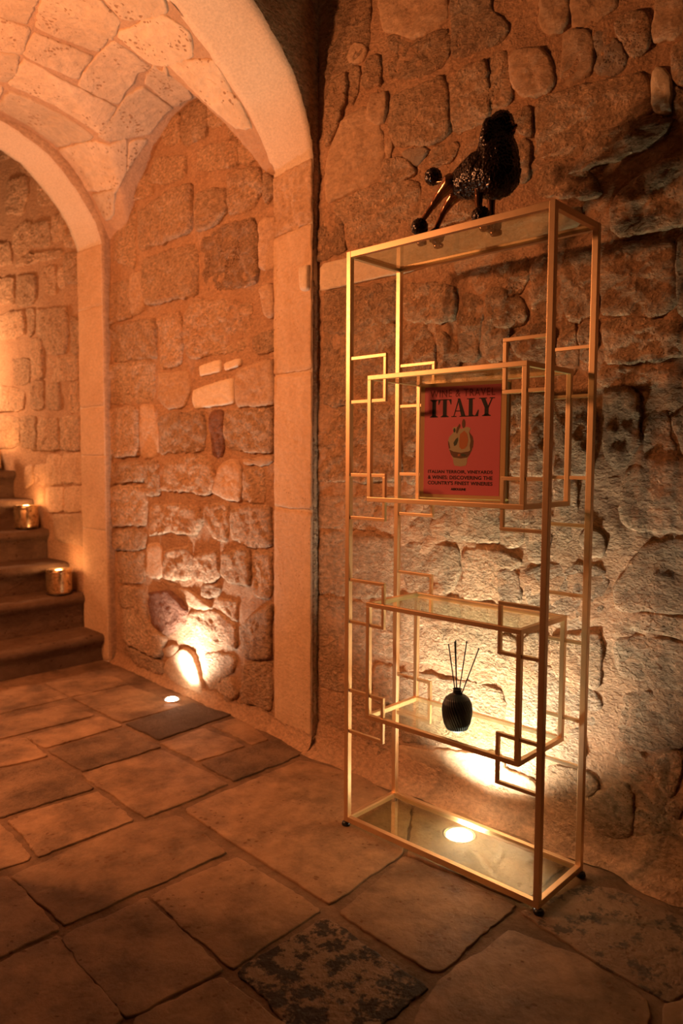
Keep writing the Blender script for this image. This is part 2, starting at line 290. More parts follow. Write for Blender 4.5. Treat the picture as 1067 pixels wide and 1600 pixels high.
  ('', [(-1.424, -0.471), (-1.197, -0.378), (-1.485, -0.3), (-1.514, -0.395), (-1.524, -0.432)]),
  ('', [(-1.176, -0.364), (-1.042, -0.265), (-1.067, -0.138), (-1.416, -0.028), (-1.43, -0.049), (-1.47, -0.259)]),
  ('', [(-1, -0.246), (-0.801, -0.132), (-0.844, -0.074), (-0.96, -0.092), (-1.03, -0.134)]),
  ('', [(-1.092, -0.097), (-0.879, -0.067), (-0.839, 0.016), (-0.903, 0.078), (-1.116, 0.054), (-1.127, 0.036), (-1.14, -0.077)]),
  ('', [(-1.567, -0.416), (-1.521, -0.284), (-1.666, -0.253), (-1.754, -0.343)]),
  ('', [(-1.793, -0.327), (-1.705, -0.246), (-1.821, -0.204), (-1.938, -0.195), (-2.003, -0.245)]),
  ('', [(-1.516, -0.242), (-1.485, -0.036), (-1.634, -0.013), (-1.66, -0.231)]),
  ('', [(-1.427, -0.005), (-1.258, -0.04), (-1.316, 0.153), (-1.642, 0.199), (-1.651, 0.008)]),
  ('', [(-1.691, -0.206), (-1.681, 0.194), (-1.853, 0.194), (-1.946, -0.165)]),
  ('', [(-2.063, -0.221), (-2.031, -0.173), (-2.168, -0.146), (-2.278, -0.137)]),
  ('', [(-2.025, -0.134), (-1.917, 0.2), (-1.969, 0.209), (-2.278, 0.201), (-2.243, -0.099)]),
  ('', [(-1.667, 0.221), (-1.51, 0.237), (-1.545, 0.415), (-1.725, 0.41), (-1.853, 0.22)]),
  ('', [(-1.457, 0.233), (-1.087, 0.082), (-1.386, 0.43), (-1.51, 0.412)]),
  ('', [(-2.282, 0.232), (-1.924, 0.233), (-1.809, 0.329), (-1.93, 0.394), (-1.998, 0.396), (-2.304, 0.394)]),
  ('', [(-2.274, 0.414), (-2.038, 0.409), (-2.191, 0.468), (-2.262, 0.475)]),
  ('', [(-1.806, 0.357), (-1.778, 0.422), (-1.84, 0.413), (-1.896, 0.4)]),
  ('', [(-1.031, 0.079), (-0.82, 0.116), (-0.833, 0.199), (-0.854, 0.22), (-1.008, 0.192)]),
 ],
 'floor': [
  ('', [(-2.296, -0.291), (-2.179, 0.004), (-1.876, -0.004), (-1.88, -0.284), (-1.888, -0.443)]),
  ('', [(-2.175, 0.038), (-2.042, 0.336), (-1.864, 0.318), (-1.875, 0.024)]),
  ('', [(-1.846, 0.014), (-1.826, 0.311), (-1.371, 0.315), (-1.366, 0.005)]),
  ('k', [(-1.333, 0.007), (-1.349, 0.369), (-1.098, 0.397), (-1.069, 0.007)]),
  ('', [(-1.023, -0.01), (-1.027, 0.209), (-0.757, 0.205), (-0.767, -0.016)]),
  ('', [(-1.039, 0.259), (-1.032, 0.393), (-0.754, 0.325), (-0.752, 0.244)]),
  ('g', [(-0.736, -0.015), (-0.705, 0.332), (-0.523, 0.295), (-0.52, -0.023)]),
  ('', [(-0.972, -0.39), (-0.958, -0.059), (-0.518, -0.068), (-0.515, -0.41)]),
  ('g', [(-1.284, -0.372), (-1.277, -0.043), (-1, -0.046), (-0.998, -0.369)]),
  ('', [(-1.492, -0.368), (-1.5, -0.036), (-1.325, -0.028), (-1.324, -0.363)]),
  ('', [(-1.787, -0.458), (-1.773, -0.074), (-1.54, -0.041), (-1.552, -0.329), (-1.57, -0.526)]),
  ('', [(-1.529, -0.542), (-1.48, -0.385), (-1.239, -0.405), (-1.274, -0.64)]),
  ('g', [(-1.272, -0.705), (-1.187, -0.423), (-0.839, -0.427), (-0.859, -0.719), (-0.885, -0.845)]),
  ('', [(-0.816, -0.729), (-0.796, -0.436), (-0.524, -0.455), (-0.53, -0.756)]),
  ('', [(-0.88, -0.825), (-0.819, -0.758), (-0.55, -0.785), (-0.545, -0.949)]),
  ('', [(-0.478, -0.858), (-0.503, -0.458), (-0.442, -0.34), (-0.147, -0.365), (-0.164, -0.855)]),
  ('', [(-0.096, -0.362), (0.256, -0.375), (0.269, -0.672), (-0.108, -0.643)]),
  ('', [(-0.107, -0.895), (-0.108, -0.663), (0.255, -0.697), (0.232, -0.92)]),
  ('', [(-0.487, -1.028), (-0.484, -0.877), (-0.161, -0.887), (-0.164, -1.14)]),
  ('', [(-0.137, -1.149), (-0.127, -0.901), (0.227, -0.935), (0.246, -1.12), (0.122, -1.238)]),
  ('D', [(0.296, -0.67), (0.308, -0.394), (0.634, -0.412), (0.634, -0.71)]),
  ('', [(0.254, -0.914), (0.289, -0.718), (0.49, -0.714), (0.527, -0.893), (0.409, -1.005)]),
  ('', [(0.314, -0.339), (0.267, -0.012), (0.619, -0.001), (0.629, -0.342), (0.597, -0.358)]),
  ('', [(-0.46, -0.289), (-0.475, 0.262), (-0.216, 0.313), (0.069, 0.257), (0.243, -0.012), (0.255, -0.333)]),
  ('', [(0.096, 0.257), (0.314, 0.353), (0.617, 0.29), (0.626, 0.033), (0.269, 0.007)]),
  ('m', [(0.66, -0.019), (0.713, 0.203), (0.804, 0.253), (1.004, 0.257), (1.076, 0.033), (1.048, -0.08), (0.884, -0.062)]),
  ('', [(0.685, -0.504), (0.656, -0.371), (0.678, -0.106), (0.871, -0.086), (1.013, -0.115), (1.096, -0.354), (0.78, -0.653)]),
  ('', [(1.055, -0.109), (1.117, 0.03), (1.236, -0.22), (1.122, -0.329)]),
 ],
}
# ------------------------------------------------------------------ helpers
def new_mesh(name, verts, faces, mat=None, parent=None, smooth=True, mats=None, midx=None):
    me = bpy.data.meshes.new(name)
    me.from_pydata([tuple(v) for v in verts], [], faces)
    if mat: me.materials.append(mat)
    if mats:
        for m in mats: me.materials.append(m)
        me.polygons.foreach_set('material_index', midx)
    if smooth: me.polygons.foreach_set('use_smooth', [True]*len(me.polygons))
    me.update()
    o = bpy.data.objects.new(name, me)
    COL.objects.link(o)
    if parent is not None: o.parent = parent
    return o

def from_bm(name, bm, mat, parent=None, smooth=False):
    me = bpy.data.meshes.new(name)
    bmesh.ops.recalc_face_normals(bm, faces=bm.faces[:])
    bm.to_mesh(me); bm.free()
    me.materials.append(mat)
    if smooth: me.polygons.foreach_set('use_smooth', [True]*len(me.polygons))
    o = bpy.data.objects.new(name, me)
    COL.objects.link(o)
    if parent is not None: o.parent = parent
    return o

def tag(o, label=None, cat=None, group=None, kind=None):
    if label: o['label'] = label
    if cat: o['category'] = cat
    if group: o['group'] = group
    if kind: o['kind'] = kind
    return o

def empty(name, loc=(0, 0, 0)):
    o = bpy.data.objects.new(name, None)
    COL.objects.link(o)
    o.location = loc
    o.empty_display_size = 0.05
    return o

def adopt(o, parent):
    """parent without moving: meshes are authored in world coordinates"""
    o.parent = parent
    o.matrix_parent_inverse = Matrix.Translation(parent.location).inverted()
    return o

def add_box(bm, lo, hi, bevel=0.0):
    xs, ys, zs = zip(lo, hi)
    vs_ = [bm.verts.new((x, y, z)) for x in xs for y in ys for z in zs]
    idx = [(0, 1, 3, 2), (4, 6, 7, 5), (0, 4, 5, 1), (2, 3, 7, 6), (0, 2, 6, 4), (1, 5, 7, 3)]
    fs = [bm.faces.new([vs_[i] for i in f]) for f in idx]
    if bevel > 0:
        es = list({e for f in fs for e in f.edges})
        bmesh.ops.bevel(bm, geom=es, offset=bevel, segments=2, affect='EDGES', profile=0.6)

def box_obj(name, lo, hi, mat, parent=None, bevel=0.0):
    bm = bmesh.new()
    add_box(bm, lo, hi, bevel)
    return from_bm(name, bm, mat, parent)

def lathe(name, prof, mat, center=(0, 0, 0), n=48, parent=None, flute=None, smooth=True):
    verts, faces = [], []
    m = len(prof)
    for i in range(n):
        a = 2*math.pi*i/n
        for j, (r, z) in enumerate(prof):
            rr = r*(1 + (flute(a, z) if flute else 0))
            verts.append((center[0] + rr*math.cos(a), center[1] + rr*math.sin(a), center[2] + z))
    for i in range(n):
        k = (i+1) % n
        for j in range(m-1):
            faces.append((i*m+j, k*m+j, k*m+j+1, i*m+j+1))
    if prof[0][0] > 1e-6: faces.append(tuple(i*m for i in range(n))[::-1])
    if prof[-1][0] > 1e-6: faces.append(tuple(i*m+m-1 for i in range(n)))
    return new_mesh(name, verts, faces, mat, parent, smooth)

def fbm(p, oct=4):
    return noise.fractal(p, 1.0, 2.0, oct, noise_basis='PERLIN_ORIGINAL')

# ------------------------------------------------------------------ materials
def nodes_of(name):
    m = bpy.data.materials.new(name)
    m.use_nodes = True
    nt = m.node_tree
    return m, nt, nt.nodes, nt.links, nt.nodes['Principled BSDF']

def stone_mat(name, c1, c2, pit=0.34, pit_scale=95, bump=0.6, dist=0.02, scale=60, tool=0.0, mottle=None, rough=0.9, vary=0.16, mott_lo=0.5, stain=0.0, con=0.86):
    m, nt, N, L, b = nodes_of(name)
    tc = N.new('ShaderNodeTexCoord')
    big = N.new('ShaderNodeTexNoise'); big.inputs['Scale'].default_value = 5; big.inputs['Detail'].default_value = 6; big.inputs['Roughness'].default_value = 0.6
    fine = N.new('ShaderNodeTexNoise'); fine.inputs['Scale'].default_value = scale; fine.inputs['Detail'].default_value = 7; fine.inputs['Roughness'].default_value = 0.66
    L.new(tc.outputs['Object'], big.inputs['Vector'])
    fmap = N.new('ShaderNodeMapping'); fmap.inputs['Scale'].default_value = (0.75, 0.75, 1.3)
    L.new(tc.outputs['Object'], fmap.inputs['Vector']); L.new(fmap.outputs[0], fine.inputs['Vector'])
    r1 = N.new('ShaderNodeMapRange'); r1.inputs[1].default_value = 0.33; r1.inputs[2].default_value = 0.67
    L.new(big.outputs['Fac'], r1.inputs[0])
    mx = N.new('ShaderNodeMix'); mx.data_type = 'RGBA'
    mx.inputs[6].default_value = (*c1, 1); mx.inputs[7].default_value = (*c2, 1)
    L.new(r1.outputs[0], mx.inputs[0])
    # per-stone value shift
    oi = N.new('ShaderNodeObjectInfo')
    rv = N.new('ShaderNodeMapRange'); rv.inputs[3].default_value = 1-vary; rv.inputs[4].default_value = 1+vary
    L.new(oi.outputs['Random'], rv.inputs[0])
    fv = N.new('ShaderNodeMapRange'); fv.inputs[1].default_value = 0.34; fv.inputs[2].default_value = 0.64; fv.inputs[3].default_value = con; fv.inputs[4].default_value = 1.0+(1-con)*0.5
    L.new(fine.outputs['Fac'], fv.inputs[0])
    mu = N.new('ShaderNodeMath'); mu.operation = 'MULTIPLY'
    L.new(rv.outputs[0], mu.inputs[0]); L.new(fv.outputs[0], mu.inputs[1])
    sc = N.new('ShaderNodeVectorMath'); sc.operation = 'SCALE'
    L.new(mx.outputs[2], sc.inputs[0]); L.new(mu.outputs[0], sc.inputs['Scale'])
    col = sc.outputs[0]
    if stain > 0:
        sn = N.new('ShaderNodeTexNoise'); sn.inputs['Scale'].default_value = 4.5; sn.inputs['Detail'].default_value = 9; sn.inputs['Roughness'].default_value = 0.7
        L.new(tc.outputs['Object'], sn.inputs['Vector'])
        sr = N.new('ShaderNodeMapRange'); sr.inputs[1].default_value = 0.42; sr.inputs[2].default_value = 0.62; sr.inputs[3].default_value = 1.12; sr.inputs[4].default_value = 1-stain
        L.new(sn.outputs['Fac'], sr.inputs[0])
        sv = N.new('ShaderNodeVectorMath'); sv.operation = 'SCALE'
        L.new(col, sv.inputs[0]); L.new(sr.outputs[0], sv.inputs['Scale']); col = sv.outputs[0]
    # pits
    vo = N.new('ShaderNodeTexVoronoi'); vo.inputs['Scale'].default_value = pit_scale; vo.feature = 'F1'
    wn = N.new('ShaderNodeTexNoise'); wn.inputs['Scale'].default_value = 30; wn.inputs['Detail'].default_value = 4
    L.new(tc.outputs['Object'], wn.inputs['Vector'])
    wa = N.new('ShaderNodeVectorMath'); wa.operation = 'MULTIPLY_ADD'
    wa.inputs[1].default_value = (0.03, 0.03, 0.03)
    L.new(wn.outputs['Color'], wa.inputs[0]); L.new(tc.outputs['Object'], wa.inputs[2])
    L.new(wa.outputs[0], vo.inputs['Vector'])
    pm = N.new('ShaderNodeTexNoise'); pm.inputs['Scale'].default_value = 9; pm.inputs['Detail'].default_value = 3
    L.new(tc.outputs['Object'], pm.inputs['Vector'])
    th = N.new('ShaderNodeMapRange'); th.inputs[1].default_value = 0.42; th.inputs[2].default_value = 0.66; th.inputs[3].default_value = 0.02; th.inputs[4].default_value = pit
    L.new(pm.outputs['Fac'], th.inputs[0])
    lt = N.new('ShaderNodeMath'); lt.operation = 'SUBTRACT'
    L.new(vo.outputs['Distance'], lt.inputs[0]); L.new(th.outputs[0], lt.inputs[1])
    pr = N.new('ShaderNodeMapRange'); pr.inputs[1].default_value = -0.06; pr.inputs[2].default_value = 0.05
    L.new(lt.outputs[0], pr.inputs[0])
    pd = N.new('ShaderNodeMix'); pd.data_type = 'RGBA'
    pd.inputs[6].default_value = (c1[0]*0.62, c1[1]*0.52, c1[2]*0.45, 1)
    L.new(pr.outputs[0], pd.inputs[0]); L.new(col, pd.inputs[7])
    col = pd.outputs[2]
    if mottle:
        mn = N.new('ShaderNodeTexNoise'); mn.inputs['Scale'].default_value = 21; mn.inputs['Detail'].default_value = 8; mn.inputs['Roughness'].default_value = 0.72
        L.new(tc.outputs['Object'], mn.inputs['Vector'])
        mr = N.new('ShaderNodeMapRange'); mr.inputs[1].default_value = mott_lo; mr.inputs[2].default_value = mott_lo+0.06
        L.new(mn.outputs['Fac'], mr.inputs[0])
        mm = N.new('ShaderNodeMix'); mm.data_type = 'RGBA'; mm.inputs[7].default_value = (*mottle, 1)
        L.new(mr.outputs[0], mm.inputs[0]); L.new(col, mm.inputs[6])
        col = mm.outputs[2]
    L.new(col, b.inputs['Base Color'])
    b.inputs['Roughness'].default_value = rough
    b.inputs['Specular IOR Level'].default_value = 0.2
    # relief
    hsum = N.new('ShaderNodeMath'); hsum.operation = 'MULTIPLY_ADD'; hsum.inputs[1].default_value = 0.35
    fh = N.new('ShaderNodeMapRange'); fh.inputs[1].default_value = 0.30; fh.inputs[2].default_value = 0.66
    L.new(fine.outputs['Fac'], fh.inputs[0])
    L.new(pr.outputs[0], hsum.inputs[0]); L.new(fh.outputs[0], hsum.inputs[2])
    h = hsum.outputs[0]
    v2 = N.new('ShaderNodeTexVoronoi'); v2.inputs['Scale'].default_value = scale*1.5; v2.feature = 'F1'
    L.new(wa.outputs[0], v2.inputs['Vector'])
    g2 = N.new('ShaderNodeMath'); g2.operation = 'MULTIPLY_ADD'; g2.inputs[1].default_value = -0.55
    L.new(v2.outputs['Distance'], g2.inputs[0]); L.new(h, g2.inputs[2]); h = g2.outputs[0]
    if tool > 0:
        mp = N.new('ShaderNodeMapping'); mp.inputs['Rotation'].default_value = (0.2, 0.35, 0.1)
        wv = N.new('ShaderNodeTexWave'); wv.wave_type = 'BANDS'; wv.bands_direction = 'Z' if tool < 1 else 'X'
        wv.inputs['Scale'].default_value = 30; wv.inputs['Distortion'].default_value = 5; wv.inputs['Detail'].default_value = 3; wv.inputs['Detail Scale'].default_value = 2.5
        L.new(tc.outputs['Object'], mp.inputs['Vector']); L.new(mp.outputs[0], wv.inputs['Vector'])
        h2 = N.new('ShaderNodeMath'); h2.operation = 'MULTIPLY_ADD'; h2.inputs[1].default_value = 0.14
        L.new(wv.outputs['Fac'], h2.inputs[0]); L.new(h, h2.inputs[2]); h = h2.outputs[0]
    bp = N.new('ShaderNodeBump'); bp.inputs['Strength'].default_value = bump; bp.inputs['Distance'].default_value = dist
    L.new(h, bp.inputs['Height']); L.new(bp.outputs[0], b.inputs['Normal'])
    return m

M = {}
M['stone'] = stone_mat('limestone_rough', con=0.60, c1=(0.71, 0.42, 0.235), c2=(0.85, 0.56, 0.345), bump=0.9, dist=0.016, pit=0.26)
M['tooled'] = stone_mat('limestone_tooled', con=0.60, c1=(0.66, 0.42, 0.26), c2=(0.78, 0.54, 0.35), bump=0.95, dist=0.015, pit=0.26, tool=0.5)
M['smooth'] = stone_mat('limestone_smooth', (0.53, 0.325, 0.19), (0.64, 0.42, 0.26), con=0.74, pit=0.2, bump=0.45, dist=0.008)
M['pale'] = stone_mat('limestone_pale', (0.74, 0.56, 0.38), (0.80, 0.62, 0.44), pit=0.18, bump=0.3, dist=0.006, vary=0.06)
M['grey'] = stone_mat('limestone_grey', (0.34, 0.25, 0.18), (0.46, 0.34, 0.25), bump=0.6, dist=0.01)
M['dark'] = stone_mat('limestone_brown', con=0.60, c1=(0.58, 0.34, 0.19), c2=(0.72, 0.45, 0.27), pit=0.45, bump=1.0, dist=0.02)
M['red'] = stone_mat('red_stone', (0.46, 0.20, 0.12), (0.58, 0.29, 0.17), con=0.65, pit=0.4, bump=1.0, dist=0.02, scale=40)
M['mortar'] = stone_mat('lime_mortar', (0.57, 0.325, 0.18), (0.64, 0.385, 0.225), con=0.72, pit=0.2, bump=0.7, dist=0.010, scale=70)
M['vault'] = stone_mat('vault_stone', (0.66, 0.46, 0.30), (0.74, 0.54, 0.37), pit=0.36, pit_scale=48, bump=0.5, dist=0.01, scale=34)
M['vmortar'] = stone_mat('vault_mortar', (0.50, 0.30, 0.18), (0.57, 0.35, 0.215), pit=0.1, bump=0.5, dist=0.008, scale=60)
M['plaster'] = stone_mat('pale_plaster', (0.74, 0.56, 0.40), (0.78, 0.60, 0.44), pit=0.05, pit_scale=70, bump=0.35, dist=0.004, scale=120, vary=0.02)
M['ashlar'] = stone_mat('ashlar_block', (0.66, 0.42, 0.25), (0.74, 0.50, 0.31), pit=0.2, pit_scale=55, bump=0.35, dist=0.006, scale=60, vary=0.05)
M['flag'] = stone_mat('flagstone', (0.30, 0.17, 0.09), (0.42, 0.25, 0.14), stain=0.45, pit=0.26, pit_scale=40, bump=0.35, dist=0.006, scale=30, rough=0.62)
M['flag_grey'] = stone_mat('flagstone_dull', (0.20, 0.12, 0.07), (0.30, 0.185, 0.11), stain=0.45, pit=0.25, pit_scale=60, bump=0.6, dist=0.008, scale=60, rough=0.7)
M['flag_mottled'] = stone_mat('flagstone_mottled', (0.31, 0.19, 0.115), (0.40, 0.255, 0.155), pit=0.3, pit_scale=50, bump=0.6, dist=0.008, scale=40, mottle=(0.12, 0.085, 0.06), mott_lo=0.53, rough=0.7)
M['flag_dark'] = stone_mat('flagstone_dark_mottled', (0.26, 0.16, 0.095), (0.33, 0.21, 0.125), pit=0.3, pit_scale=50, bump=0.6, dist=0.008, scale=40, mottle=(0.05, 0.034, 0.025), mott_lo=0.46, rough=0.7)
M['flag_slate'] = stone_mat('flagstone_slate', (0.11, 0.072, 0.05), (0.18, 0.12, 0.085), pit=0.1, pit_scale=70, bump=0.8, dist=0.008, scale=70, rough=0.85)
M['fmortar'] = stone_mat('floor_mortar', (0.20, 0.115, 0.066), (0.26, 0.155, 0.09), stain=0.45, pit=0.1, bump=0.4, dist=0.006, scale=60, rough=0.75)
M['step'] = stone_mat('step_stone', (0.125, 0.072, 0.043), (0.19, 0.118, 0.074), pit=0.3, pit_scale=30, bump=0.5, dist=0.008, scale=30, rough=0.75)

def simple(name, col, rough=0.5, metal=0.0, spec=0.5, emit=None, estr=0.0):
    m, nt, N, L, b = nodes_of(name)
    b.inputs['Base Color'].default_value = (*col, 1)
    b.inputs['Roughness'].default_value = rough
    b.inputs['Metallic'].default_value = metal
    b.inputs['Specular IOR Level'].default_value = spec
    if emit:
        b.inputs['Emission Color'].default_value = (*emit, 1)
        b.inputs['Emission Strength'].default_value = estr
    return m

def brushed(name, col, rough):
    m, nt, N, L, b = nodes_of(name)
    tc = N.new('ShaderNodeTexCoord')
    n = N.new('ShaderNodeTexNoise'); n.inputs['Scale'].default_value = 90; n.inputs['Detail'].default_value = 5
    L.new(tc.outputs['Object'], n.inputs['Vector'])
    r = N.new('ShaderNodeMapRange'); r.inputs[3].default_value = rough-0.06; r.inputs[4].default_value = rough+0.08
    L.new(n.outputs['Fac'], r.inputs[0]); L.new(r.outputs[0], b.inputs['Roughness'])
    b.inputs['Base Color'].default_value = (*col, 1)
    b.inputs['Metallic'].default_value = 0.85
    return m

M['brass'] = brushed('brushed_gold', (0.80, 0.55, 0.32), 0.42)

def thin_glass(name, tint, ior=1.5):
    m, nt, N, L, b = nodes_of(name)
    N.remove(b)
    out = N['Material Output']
    tr = N.new('ShaderNodeBsdfTransparent'); tr.inputs[0].default_value = (*tint, 1)
    gl = N.new('ShaderNodeBsdfGlossy'); gl.inputs['Roughness'].default_value = 0.015
    gl.inputs['Color'].default_value = (0.95, 0.97, 0.93, 1)
    ge = N.new('ShaderNodeNewGeometry')
    io = N.new('ShaderNodeMapRange'); io.inputs[3].default_value = ior; io.inputs[4].default_value = 1/ior
    L.new(ge.outputs['Backfacing'], io.inputs[0])
    fr = N.new('ShaderNodeFresnel'); L.new(io.outputs[0], fr.inputs['IOR'])
    mx = N.new('ShaderNodeMixShader')
    L.new(fr.outputs[0], mx.inputs[0]); L.new(tr.outputs[0], mx.inputs[1]); L.new(gl.outputs[0], mx.inputs[2])
    L.new(mx.outputs[0], out.inputs['Surface'])
    return m
M['glass'] = thin_glass('shelf_glass', (0.90, 0.93, 0.86))
M['rubber'] = simple('black_glide', (0.012, 0.012, 0.014), 0.35)
M['steel'] = simple('lamp_bezel', (0.55, 0.52, 0.48), 0.3, 1.0)
M['lens'] = simple('lamp_lens', (1, 0.95, 0.85), 0.2, 0, 0.5, (1.0, 0.88, 0.66), 60.0)

# ------------------------------------------------------------------ stones and mortar
RND = random.Random(7)

def chaikin(p, it):
    for _ in range(it):
        q = []
        for i in range(len(p)):
            a, b = p[i], p[(i+1) % len(p)]
            q.append((a[0]*0.75+b[0]*0.25, a[1]*0.75+b[1]*0.25))
            q.append((a[0]*0.25+b[0]*0.75, a[1]*0.25+b[1]*0.75))
        p = q
    return p

def resample(p, n):
    L_ = [math.dist(p[i], p[(i+1) % len(p)]) for i in range(len(p))]
    tot = sum(L_); out = []; i = 0; acc = 0.0
    for k in range(n):
        d = tot*k/n
        while acc + L_[i] < d and i < len(p)-1:
            acc += L_[i]; i += 1
        t = (d-acc)/L_[i] if L_[i] > 0 else 0
        a, b = p[i], p[(i+1) % len(p)]
        out.append((a[0]+(b[0]-a[0])*t, a[1]+(b[1]-a[1])*t))
    return out

def area_c(p):
    A = cx = cy = 0
    for i in range(len(p)):
        x0, y0 = p[i]; x1, y1 = p[(i+1) % len(p)]
        c = x0*y1-x1*y0
        A += c; cx += (x0+x1)*c; cy += (y0+y1)*c
    A *= 0.5
    return A, cx/(6*A), cy/(6*A)

def stone(parent, poly, P, Nf, h, rough, mat, sink=0.02, jit=0.004, corner=0.03, edge=(0.3, 0.8, 0.97), freq=19.0, name='stone', tilt=0.0, dense=1.0, grow=0.0, ringw=1.0):
    # cut corners a fixed length, then resample the outline
    A, cx, cy = area_c(poly)
    if A < 0: poly = poly[::-1]; A = -A
    rad = math.sqrt(A/math.pi)
    q = []
    n = len(poly)
    for i in range(n):
        a, b, c = poly[i-1], poly[i], poly[(i+1) % n]
        for o in (a, c):
            d = math.dist(b, o); t = min(0.4, corner/d if d > 0 else 0.3)
            q.append((b[0]+(o[0]-b[0])*t, b[1]+(o[1]-b[1])*t))
    q = chaikin(q, 1)
    nb = max(18, min(96, int(2*math.pi*rad/0.013*dense)))
    q = resample(q, nb)
    seed = RND.uniform(0, 50)
    q2 = []
    for (s, t) in q:
        v = Vector((s*9, t*9, seed)); w = Vector((s*45, t*45, seed))
        q2.append((s+jit*(noise.noise(v)*1.4+noise.noise(w)*1.3), t+jit*(noise.noise(v+Vector((7, 3, 1)))*1.6+noise.noise(w+Vector((5, 1, 9)))*1.3)))
    e = min(1.0, rad/0.06)
    rings = [(0.0, None), (0.0005, edge[0]), (0.005*e*ringw, edge[1]), (0.014*e*ringw, edge[2])]
    k = max(2, min(14, int(rad/0.014*dense)))
    rings_f = [1-(0.014*e)/rad - (1-(0.014*e)/rad)*(i+1)/(k+1) for i in range(k)]
    tx, ty = RND.uniform(-tilt, tilt), RND.uniform(-tilt, tilt)
    verts, faces = [], []
    def put(s, t, hh, amp):
        p = P(s, t); nn = Nf(s, t)
        pv = Vector((p[0]*freq+seed, p[1]*freq, p[2]*freq))
        d = hh
        if amp:
            d += amp*(fbm(pv, 5)*1.0 + 0.45*(0.4-abs(noise.noise(pv*2.1))*1.6)) + (s-cx)*tx + (t-cy)*ty
        verts.append(Vector(p)+Vector(nn)*d)
    for (ins, lvl) in rings:
        f = 1-(ins-grow)/rad
        for (s, t) in q2:
            s2, t2 = cx+(s-cx)*f, cy+(t-cy)*f
            if lvl is None: put(s2, t2, -sink, 0)
            else: put(s2, t2, h*lvl, rough*lvl)
    for f in rings_f:
        for (s, t) in q2:
            put(cx+(s-cx)*f, cy+(t-cy)*f, h, rough)
    put(cx, cy, h, rough)
    nr = len(rings)+len(rings_f)
    for r in range(nr-1):
        for i in range(nb):
            j = (i+1) % nb
            faces.append((r*nb+i, r*nb+j, (r+1)*nb+j, (r+1)*nb+i))
    last = (nr-1)*nb
    for i in range(nb):
        faces.append((last+i, last+(i+1) % nb, nr*nb))
    # orientation: make the faces look along the surface normal
    p0, p1, p2 = verts[last], verts[last+1], verts[nr*nb]
    if (p1-p0).cross(p2-p0).dot(Vector(Nf(cx, cy))) < 0:
        faces = [f[::-1] for f in faces]
    return new_mesh(name, verts, faces, mat, parent, True)

def grid(name, P, S, T, mat, parent=None, disp=None, Nf=None, name_kind='structure', flip=False):
    verts = []
    for s in S:
        for t in T:
            p = Vector(P(s, t))
            if disp: p = p + Vector(Nf(s, t))*disp(p)
            verts.append(p)
    nt_ = len(T); faces = []
    for i in range(len(S)-1):
        for j in range(nt_-1):
            f = (i*nt_+j, (i+1)*nt_+j, (i+1)*nt_+j+1, i*nt_+j+1)
            faces.append(f[::-1] if flip else f)
    o = new_mesh(name, verts, faces, mat, parent, True)
    if name_kind and parent is None: o['kind'] = name_kind
    return o

def lin(a, b, n): return [a+(b-a)*i/(n-1) for i in range(n)]
def interp(pts, v):
    pts = sorted(pts)
    if v <= pts[0][0]: return pts[0][1]
    for (a, fa), (b, fb) in zip(pts, pts[1:]):
        if v <= b: return fa+(fb-fa)*(v-a)/(b-a)
    return pts[-1][1]

# ------------------------------------------------------------------ the room
FZ = -0.014                                   # floor level
def hq(p, s=18, a=0.004): return a*fbm(p*s, 4)

# right wall (rubble behind the shelf)
WY = 0.402
PR = lambda s, t: (s, WY, t)
NR = lambda s, t: (0, -1, 0)
wall_right = grid('wall_right', lambda s, t: (s, WY-0.005, t), lin(-0.53, 2.6, 158), lin(FZ-0.02, 3.42, 172), M['mortar'], disp=lambda p: 0.009*fbm(p*7, 4)+0.005*fbm(p*28, 3), Nf=NR, flip=False)
KEY = {'': 'stone', 's': 'smooth', 't': 'tooled', 'p': 'pale', 'g': 'grey', 'd': 'dark', 'r': 'red', 'b': 'pale', 'h': 'stone'}
def wall_stones(key, parent, P, Nf, hmin, hmax, extra=()):
    for fl, poly in list(STONES[key]) + list(extra):
        h = RND.uniform(hmin, hmax)
        rough = {'s': 0.006, 'b': 0.003, 'p': 0.006, 't': 0.006}.get(fl, 0.0105 if key == 'bay' else 0.0085)
        if key == 'right' and poly[0][1] < 1.30: h = RND.uniform(0.006, 0.013); rough = min(rough, 0.0032)
        if key == 'bay': rough *= 0.62
        if fl == 'd': h = 0.012; rough = 0.008
        if fl == 'b': h = 0.020
        stone(parent, poly, P, Nf, h, rough, M[KEY[fl]], tilt=0.0 if fl == 'b' else (0.02 if key == 'right' and poly[0][1] < 1.30 else 0.05), corner=0.008 if fl == 'b' else 0.016, edge=(0.45, 0.85, 1.0), jit=0.0025 if fl == 'b' else 0.006, grow=0.0 if fl == 'b' else 0.012)
# courses that carry on past the right edge of the picture
extra = []
z = 0.14
while z < 3.3:
    hh = RND.uniform(0.16, 0.30); x = 0.99 + RND.uniform(-0.0, 0.03)
    while x < 2.5:
        w = RND.uniform(0.18, 0.42)
        extra.append((RND.choice(['', '', 's', 't', '']), [(x+RND.uniform(0, .02), z+RND.uniform(0, .02)), (x+w-.025, z+RND.uniform(0, .02)), (x+w-.03, z+hh-.025), (x+.01, z+hh-.03)]))
        x += w
    z += hh
z = 2.42
for x0 in (-0.30, -0.02, 0.27, 0.60, 0.84):
    extra.append(('', [(x0, 3.0), (x0+.25, 3.0), (x0+.26, 3.26), (x0, 3.27)]))
wall_stones('right', wall_right, PR, NR, 0.010, 0.022, extra)
# long pale slab let into the wall behind the shelf top
stone(wall_right, [(-0.505, 1.820), (-0.114, 1.822), (0.565, 1.845), (0.575, 1.908), (0.2, 1.915), (-0.505, 1.925)], PR, NR, 0.020, 0.0015, M['pale'], corner=0.008, jit=0.0015, edge=(0.6, 0.95, 1.0))

